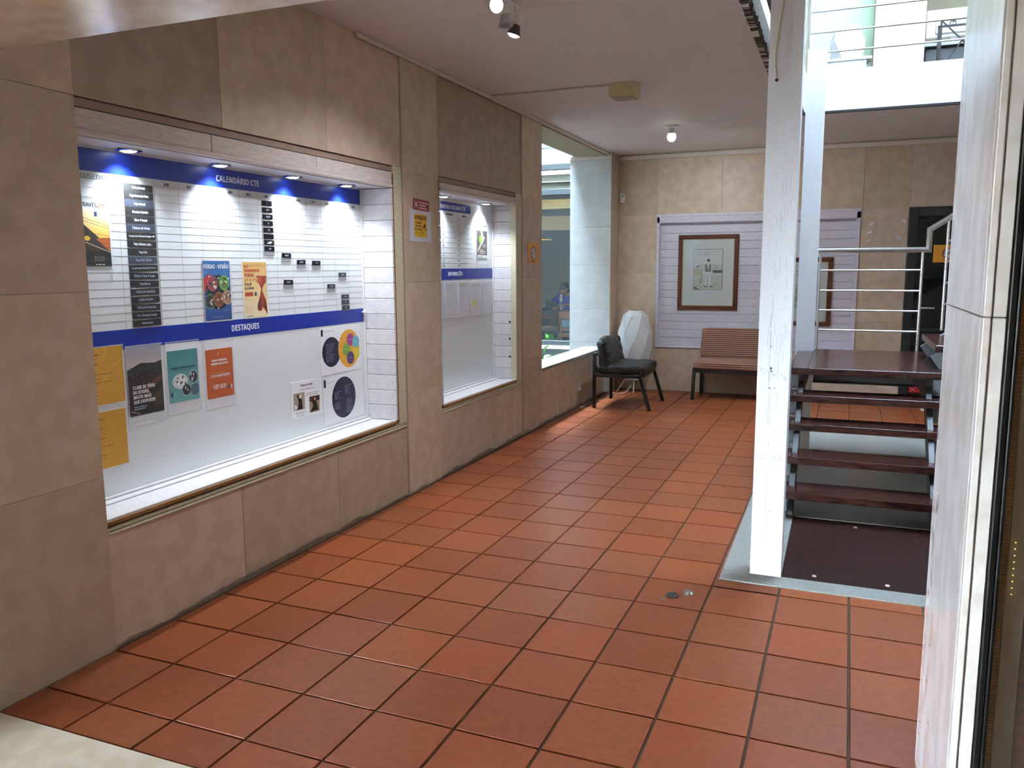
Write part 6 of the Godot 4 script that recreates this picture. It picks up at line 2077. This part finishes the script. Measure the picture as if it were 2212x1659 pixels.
func build_restaurant():
	var w := thing("wall_restaurant", "dim restaurant room with greenish walls behind the patio window", "wall", Vector3.ZERO, 0.0, "", "structure")
	var gw := std(Color(0.55, 0.56, 0.43), 0.7)
	bx("rear_wall", Vector3(-6.0, 0, -14.2), Vector3(0.8, 2.8, -14.4), gw, w)
	bx("side_wall", Vector3(0.6, 0, -9.85), Vector3(0.8, 2.8, -14.2), gw, w)
	bx("side_wall", Vector3(-6.2, 0, -9.85), Vector3(-6.0, 2.8, -14.4), gw, w)
	bx("room_floor", Vector3(-6.2, -0.1, -9.6), Vector3(0.8, 0.0, -14.4), std(Color(0.17, 0.12, 0.09), 0.5), w)
	bx("room_ceiling", Vector3(-6.2, 2.8, -9.85), Vector3(0.8, 2.9, -14.4), std(Color(0.45, 0.40, 0.33), 0.8), w)
	bx("front_wall", Vector3(-6.2, 0, -9.7), Vector3(-4.6, 2.9, -9.85), gw, w)
	bx("front_wall", Vector3(-0.3, 0, -9.851), Vector3(0.8, 2.9, -9.9), gw, w)
	var yel := std(Color(0.78, 0.66, 0.40), 0.6)
	bx("pelmet", Vector3(-6.0, 2.135, -10.95), Vector3(0.6, 2.36, -11.1), yel, w, 0.003)
	bx("pelmet", Vector3(-6.0, 2.43, -10.3), Vector3(0.6, 2.47, -10.45), yel, w, 0.003)
	bx("pelmet", Vector3(-6.0, 2.47, -10.4), Vector3(0.6, 2.8, -10.45), yel, w, 0.003)
	bx("pelmet_core", Vector3(-6.0, 2.36, -11.0), Vector3(0.6, 2.8, -11.1), std(Color(0.30, 0.23, 0.16), 0.8), w)
	# pendant lamp with a woven cone
	var p := thing("pendant_lamp", "woven cone pendant lamp hanging in the restaurant window", "pendant lamp", Vector3(-2.27, 2.0, -11.5))
	var s := nst()
	lathe(s, [Vector2(0.235, 0.0), Vector2(0.15, 0.10), Vector2(0.05, 0.20), Vector2(0.02, 0.22)], 24)
	obj("lamp_shade", s, std(Color(0.36, 0.32, 0.20), 0.8), p)
	s = nst()
	tube(s, [Vector3(0, 0.22, 0), Vector3(0, 0.80, 0)], 0.004, 6)
	obj("cable", s, M.black, p)
	s = nst()
	lathe(s, [Vector2(0.0, 0.07), Vector2(0.028, 0.05), Vector2(0.032, 0.02), Vector2(0.0, -0.012)], 14, Transform3D.IDENTITY, -1.0)
	obj("bulb", s, glow(Color(1.0, 0.80, 0.50), 3.0), p)
	lamp_at(p, Vector3(0, 0.025, 0), 0.5, Color(1.0, 0.82, 0.55), 0.03)
	var p2 := p.duplicate()
	put(p2, "pendant_lamp")
	p2.position = Vector3(-4.1, 2.3, -10.72)
	p2.set_meta("label", "woven cone pendant lamp further left in the restaurant, hidden by the stone pier")
	# table with a dark blue cloth
	var t := thing("table", "restaurant table under a dark blue cloth where the person sits", "table", Vector3(-2.0, 0, -12.6))
	s = nst()
	box(s, Vector3(-0.60, 0.72, 0.36), Vector3(0.60, 0.745, -0.36), 0.004)
	obj("tabletop", s, M.wood_chair, t)
	for q in [Vector3(-0.55, 0, 0.31), Vector3(0.55, 0, 0.31), Vector3(-0.55, 0, -0.31), Vector3(0.55, 0, -0.31)]:
		s = nst()
		beam(s, q, q + Vector3(0, 0.72, 0), 0.05, 0.05, Vector3.BACK, 0.003)
		obj("leg", s, M.wood_chair, t)
	var cl := nst()
	box(cl, Vector3(-0.62, 0.7455, 0.38), Vector3(0.62, 0.750, -0.38), 0.001)
	for k in 24:
		var a := -0.62 + 1.24 * k / 24.0
		var b := a + 1.24 / 24.0
		var za := 0.38 + 0.012 * sin(k * 1.9)
		var zb := 0.38 + 0.012 * sin((k + 1) * 1.9)
		face(cl, [Vector3(a, 0.749, 0.379), Vector3(b, 0.749, 0.379), Vector3(b, 0.10, zb), Vector3(a, 0.10, za)], Vector3.BACK)
		face(cl, [Vector3(a, 0.749, 0.375), Vector3(b, 0.749, 0.375), Vector3(b, 0.10, zb - 0.004), Vector3(a, 0.10, za - 0.004)], Vector3.FORWARD)
	var cloth := obj("tablecloth", cl, std(Color(0.035, 0.045, 0.10), 0.7))
	cloth.position = t.position
	tag(cloth, "dark blue cloth hanging down over the restaurant table", "tablecloth")
	# laptop
	var lp := thing("laptop", "dark laptop open on the restaurant table, seen from behind", "laptop", Vector3(-2.33, 0.751, -12.36))
	s = nst()
	box(s, Vector3(-0.11, 0.0, -0.005), Vector3(0.11, 0.015, -0.19), 0.003)
	obj("keyboard_base", s, M.black_metal, lp)
	s = nst()
	beam(s, Vector3(0, 0.010, 0.0), Vector3(0, 0.152, 0.035), 0.22, 0.006, Vector3.BACK, 0.002)
	obj("lid", s, std(Color(0.05, 0.055, 0.085), 0.35), lp)
	# bottle
	var bt := thing("water_bottle", "clear plastic water bottle on the table in front of the person", "bottle", Vector3(-2.125, 0.7505, -12.31))
	s = nst()
	lathe(s, [Vector2(0.0, 0.0), Vector2(0.034, 0.0), Vector2(0.036, 0.01), Vector2(0.034, 0.06), Vector2(0.036, 0.08), Vector2(0.036, 0.16), Vector2(0.030, 0.20), Vector2(0.015, 0.245), Vector2(0.013, 0.265)], 18)
	var bm := pane(Color(0.86, 0.92, 0.96), 0.35, 0.08)
	obj("body", s, bm, bt)
	s = nst()
	lathe(s, [Vector2(0.0368, 0.09), Vector2(0.0368, 0.15)], 18)
	obj("wrap", s, std(Color(0.30, 0.42, 0.72), 0.4), bt)
	s = nst()
	lathe(s, [Vector2(0.015, 0.258), Vector2(0.015, 0.282), Vector2(0.0, 0.284)], 12)
	obj("cap", s, M.white_plastic, bt)
	build_person()
	# chairs
	var grey := std(Color(0.30, 0.38, 0.41), 0.8)
	var cr := wood_chair("wooden dining chair with a blue grey back, nearest the restaurant window", Vector3(-1.33, 0, -10.85), PI, grey, false, 0.81)
	cr.rotation.y = PI - 0.1
	wood_chair("wooden armchair at the left edge of the restaurant window", Vector3(-2.16, 0, -11.42), PI - 0.9, std(Color(0.45, 0.43, 0.38), 0.8), true, 0.96)
	var pc := wood_chair("wooden chair that the person at the laptop sits on", Vector3(-2.09, 0, -12.98), 0.0, grey, false, 0.88)
	pc.position.y = 0.0
	var dk := thing("steel_chair", "dark chair with a thin steel rim in the restaurant", "chair", Vector3(-1.60, 0, -11.42), PI)
	s = nst()
	for x in [-0.2, 0.2]:
		tube(s, [Vector3(x * 1.15, 0.0, 0.2), Vector3(x, 0.42, 0.18), Vector3(x, 0.43, -0.18), Vector3(x * 0.9, 0.60, -0.24)], 0.009, 8)
		tube(s, [Vector3(x * 1.15, 0.0, -0.26), Vector3(x, 0.43, -0.18)], 0.009, 8)
	tube(s, [Vector3(-0.18, 0.60, -0.24), Vector3(-0.1, 0.63, -0.245), Vector3(0.1, 0.63, -0.245), Vector3(0.18, 0.60, -0.24)], 0.009, 8)
	obj("frame", s, M.inox, dk)
	s = nst()
	cushion(s, Vector3(0.40, 0.03, 0.40), 0.012, 0.004, null, 8)
	var so := obj("seat", s, M.black_metal, dk)
	so.position = Vector3(0, 0.455, 0)
	s = nst()
	cushion(s, Vector3(0.34, 0.15, 0.02), 0.008, 0.0, null, 8)
	so = obj("backrest", s, M.black_metal, dk)
	so.position = Vector3(0, 0.545, -0.222)
	# small plant on the inside of the window
	var pl := thing("leafy_plant", "bright green leaves low behind the restaurant window", "plant", Vector3(-1.53, 0.0, -10.05))
	s = nst()
	lathe(s, [Vector2(0.0, 0.0), Vector2(0.10, 0.0), Vector2(0.13, 0.26), Vector2(0.115, 0.26), Vector2(0.10, 0.22), Vector2(0.0, 0.22)], 18, Transform3D.IDENTITY)
	obj("pot", s, M.concrete, pl)
	var src := get_node("leafy_plant/leaf") as MeshInstance3D
	for k in 9:
		var lf := MeshInstance3D.new()
		lf.mesh = src.mesh
		lf.material_override = std(Color(0.25, 0.50, 0.10), 0.4)
		put(lf, "leaf", pl)
		lf.position = Vector3(sin(k * 2.4) * 0.03, 0.23 + 0.012 * k, cos(k * 2.4) * 0.03)
		lf.rotation = Vector3(-0.2 - 0.04 * k, k * 2.4, 0)
		lf.scale = Vector3.ONE * 0.9

func build_person():
	var o := thing("person", "person in a bright blue jacket and dark vest bending over a laptop in the restaurant", "person", Vector3(-2.11, 0.0, -12.75))
	# joints, relative to the floor below the hips
	var hip := Vector3(0.0, 0.57, -0.16)
	var belly := Vector3(0.0, 0.74, -0.10)
	var chest := Vector3(0.01, 0.92, 0.0)
	var neck := Vector3(-0.02, 1.03, 0.08)
	var head := Vector3(-0.045, 1.115, 0.16)
	var shl := Vector3(-0.19, 0.965, 0.01)
	var shr := Vector3(0.20, 0.975, 0.01)
	var ell := Vector3(-0.30, 0.80, 0.22)
	var elr := Vector3(0.30, 0.80, 0.20)
	var wrl := Vector3(-0.20, 0.785, 0.34)
	var wrr := Vector3(0.14, 0.83, 0.36)
	var knl := Vector3(-0.13, 0.56, 0.26)
	var knr := Vector3(0.13, 0.56, 0.26)
	var anl := Vector3(-0.14, 0.09, 0.20)
	var anr := Vector3(0.14, 0.09, 0.20)
	var torso := [[hip + Vector3(-0.07, 0, 0), hip + Vector3(0.07, 0, 0), 0.115, 0.115], [hip, belly, 0.135, 0.125], [belly, chest, 0.125, 0.13], [shl * 0.7 + chest * 0.3, shr * 0.7 + chest * 0.3, 0.085, 0.085], [chest, neck, 0.10, 0.055]]
	var arms := [[shl, ell, 0.058, 0.046], [ell, wrl, 0.044, 0.028], [shr, elr, 0.058, 0.046], [elr, wrr, 0.044, 0.028]]
	var legs := [[hip + Vector3(-0.09, 0, 0), knl, 0.088, 0.062], [knl, anl, 0.058, 0.038], [hip + Vector3(0.09, 0, 0), knr, 0.088, 0.062], [knr, anr, 0.058, 0.038], [anl, anl + Vector3(-0.01, -0.05, 0.15), 0.038, 0.032], [anr, anr + Vector3(0.01, -0.05, 0.15), 0.038, 0.032]]
	var skin := std(Color(0.62, 0.42, 0.32), 0.55)
	var st := capsule_field(torso + arms + legs + [[neck, neck.lerp(head, 0.6), 0.052, 0.05]], 0.016, 0.05)
	# head with a face, bent down
	var fwd := Vector3(-0.10, -0.55, 0.83).normalized()
	var up := (Vector3.UP - fwd * fwd.y).normalized()
	var rt := up.cross(fwd).normalized()
	var H := func(x: float, y: float, z: float) -> Vector3: return head + rt * x + up * y + fwd * z
	var hb := [[H.call(0, 0.03, -0.02), H.call(0, 0.02, 0.015), 0.078, 0.078], [H.call(0, -0.03, 0.02), H.call(0, -0.075, 0.045), 0.058, 0.034], [H.call(-0.03, -0.02, 0.05), H.call(0.03, -0.02, 0.05), 0.034, 0.034],
		[H.call(0, 0.015, 0.082), H.call(0, -0.025, 0.102), 0.010, 0.014], [H.call(-0.03, 0.028, 0.078), H.call(0.03, 0.028, 0.078), 0.014, 0.014], [H.call(-0.02, -0.053, 0.074), H.call(0.02, -0.053, 0.074), 0.010, 0.010],
		[H.call(-0.078, 0.01, -0.005), H.call(-0.080, -0.02, 0.0), 0.014, 0.009], [H.call(0.078, 0.01, -0.005), H.call(0.080, -0.02, 0.0), 0.014, 0.009]]
	var hs := capsule_field(hb, 0.006, 0.016)
	st.append_from(hs.commit(), 0, Transform3D.IDENTITY)
	# hands: palm, four fingers, thumb; resting on keys, and closed round a pen hand near the bottle
	for k in 2:
		var wr: Vector3 = [wrl, wrr][k]
		var s: float = [1.0, -1.0][k]
		var d: Vector3 = [Vector3(0.55, -0.12, 0.83), Vector3(-0.75, 0.20, 0.55)][k].normalized()
		var side := d.cross(Vector3.UP).normalized()
		var nrm := side.cross(d).normalized()
		var palm := []
		for f in 4:
			palm.append([wr + side * (f - 1.5) * 0.010, wr + d * 0.085 + side * (f - 1.5) * 0.021, 0.017, 0.0105])
		for f in 4:
			var len: float = [0.036, 0.043, 0.040, 0.031][f]
			var b0 := wr + d * 0.085 + side * (f - 1.5) * 0.022
			var b1 := b0 + (d * 0.90 - nrm * 0.35).normalized() * len
			var b2 := b1 + (d * 0.60 - nrm * 0.80).normalized() * len * 0.65
			var b3 := b2 + (d * 0.25 - nrm * 0.97).normalized() * len * 0.5
			palm.append([b0, b1, 0.0095, 0.0085]); palm.append([b1, b2, 0.0085, 0.008]); palm.append([b2, b3, 0.008, 0.0068])
		var t0 := wr + d * 0.025 - side * 0.026 * s
		var t1 := t0 + (d * 0.6 - side * 0.8 * s - nrm * 0.3).normalized() * 0.036
		palm.append([t0, t1, 0.013, 0.0105]); palm.append([t1, t1 + (d * 0.9 - nrm * 0.4).normalized() * 0.032, 0.0105, 0.008])
		st.append_from(capsule_field(palm, 0.004, 0.005).commit(), 0, Transform3D.IDENTITY)
	obj("body", st, skin, o)
	var fat := func(list: Array, e: float) -> Array:
		var out := []
		for b in list: out.append([b[0], b[1], b[2] + e, b[3] + e])
		return out
	obj("jacket", capsule_field(fat.call([torso[1], torso[2], torso[3]] + arms, 0.014) + [[chest + Vector3(-0.01, 0.05, 0.02), neck + Vector3(0, -0.005, -0.015), 0.10, 0.066]], 0.015, 0.04), std(Color(0.07, 0.14, 0.62), 0.6), o)
	obj("vest", capsule_field([[belly + Vector3(0.10, 0.0, 0.03), chest + Vector3(0.13, 0.0, 0.05), 0.10, 0.085], [chest + Vector3(0.13, 0.0, 0.03), shr + Vector3(-0.02, 0.03, 0.0), 0.085, 0.075], [shr, elr + Vector3(0.01, 0.02, -0.02), 0.078, 0.062], [belly + Vector3(0.0, 0.0, -0.06), chest + Vector3(0.0, 0.0, -0.05), 0.125, 0.125]], 0.016, 0.04), std(Color(0.025, 0.028, 0.04), 0.7), o)
	obj("trousers", capsule_field(fat.call([torso[0], legs[0], legs[1], legs[2], legs[3]], 0.012), 0.018, 0.04), std(Color(0.04, 0.045, 0.07), 0.8), o)
	obj("shoe", capsule_field(fat.call([legs[4]], 0.008), 0.012, 0.02), M.black, o)
	obj("shoe", capsule_field(fat.call([legs[5]], 0.008), 0.012, 0.02), M.black, o)
	var hair := capsule_field([[H.call(0, 0.045, -0.035), H.call(0, 0.06, 0.02), 0.086, 0.074], [H.call(-0.06, 0.03, -0.02), H.call(-0.078, -0.04, 0.0), 0.036, 0.020], [H.call(0.06, 0.03, -0.02), H.call(0.078, -0.04, 0.0), 0.036, 0.020], [H.call(0, 0.0, -0.06), H.call(0, -0.06, -0.055), 0.058, 0.035], [H.call(-0.03, 0.085, 0.05), H.call(-0.068, 0.02, 0.06), 0.020, 0.012]], 0.006, 0.02)
	obj("hair", hair, std(Color(0.055, 0.042, 0.036), 0.45), o)
	var sh := nst()
	box(sh, Vector3(-0.03, 0, 0), Vector3(0.01, 0.012, 0.004), 0.001, Transform3D(Basis(Vector3.FORWARD, 0.5), neck + Vector3(-0.07, -0.045, 0.07)))
	obj("collar_tag", sh, M.ink_white, o)
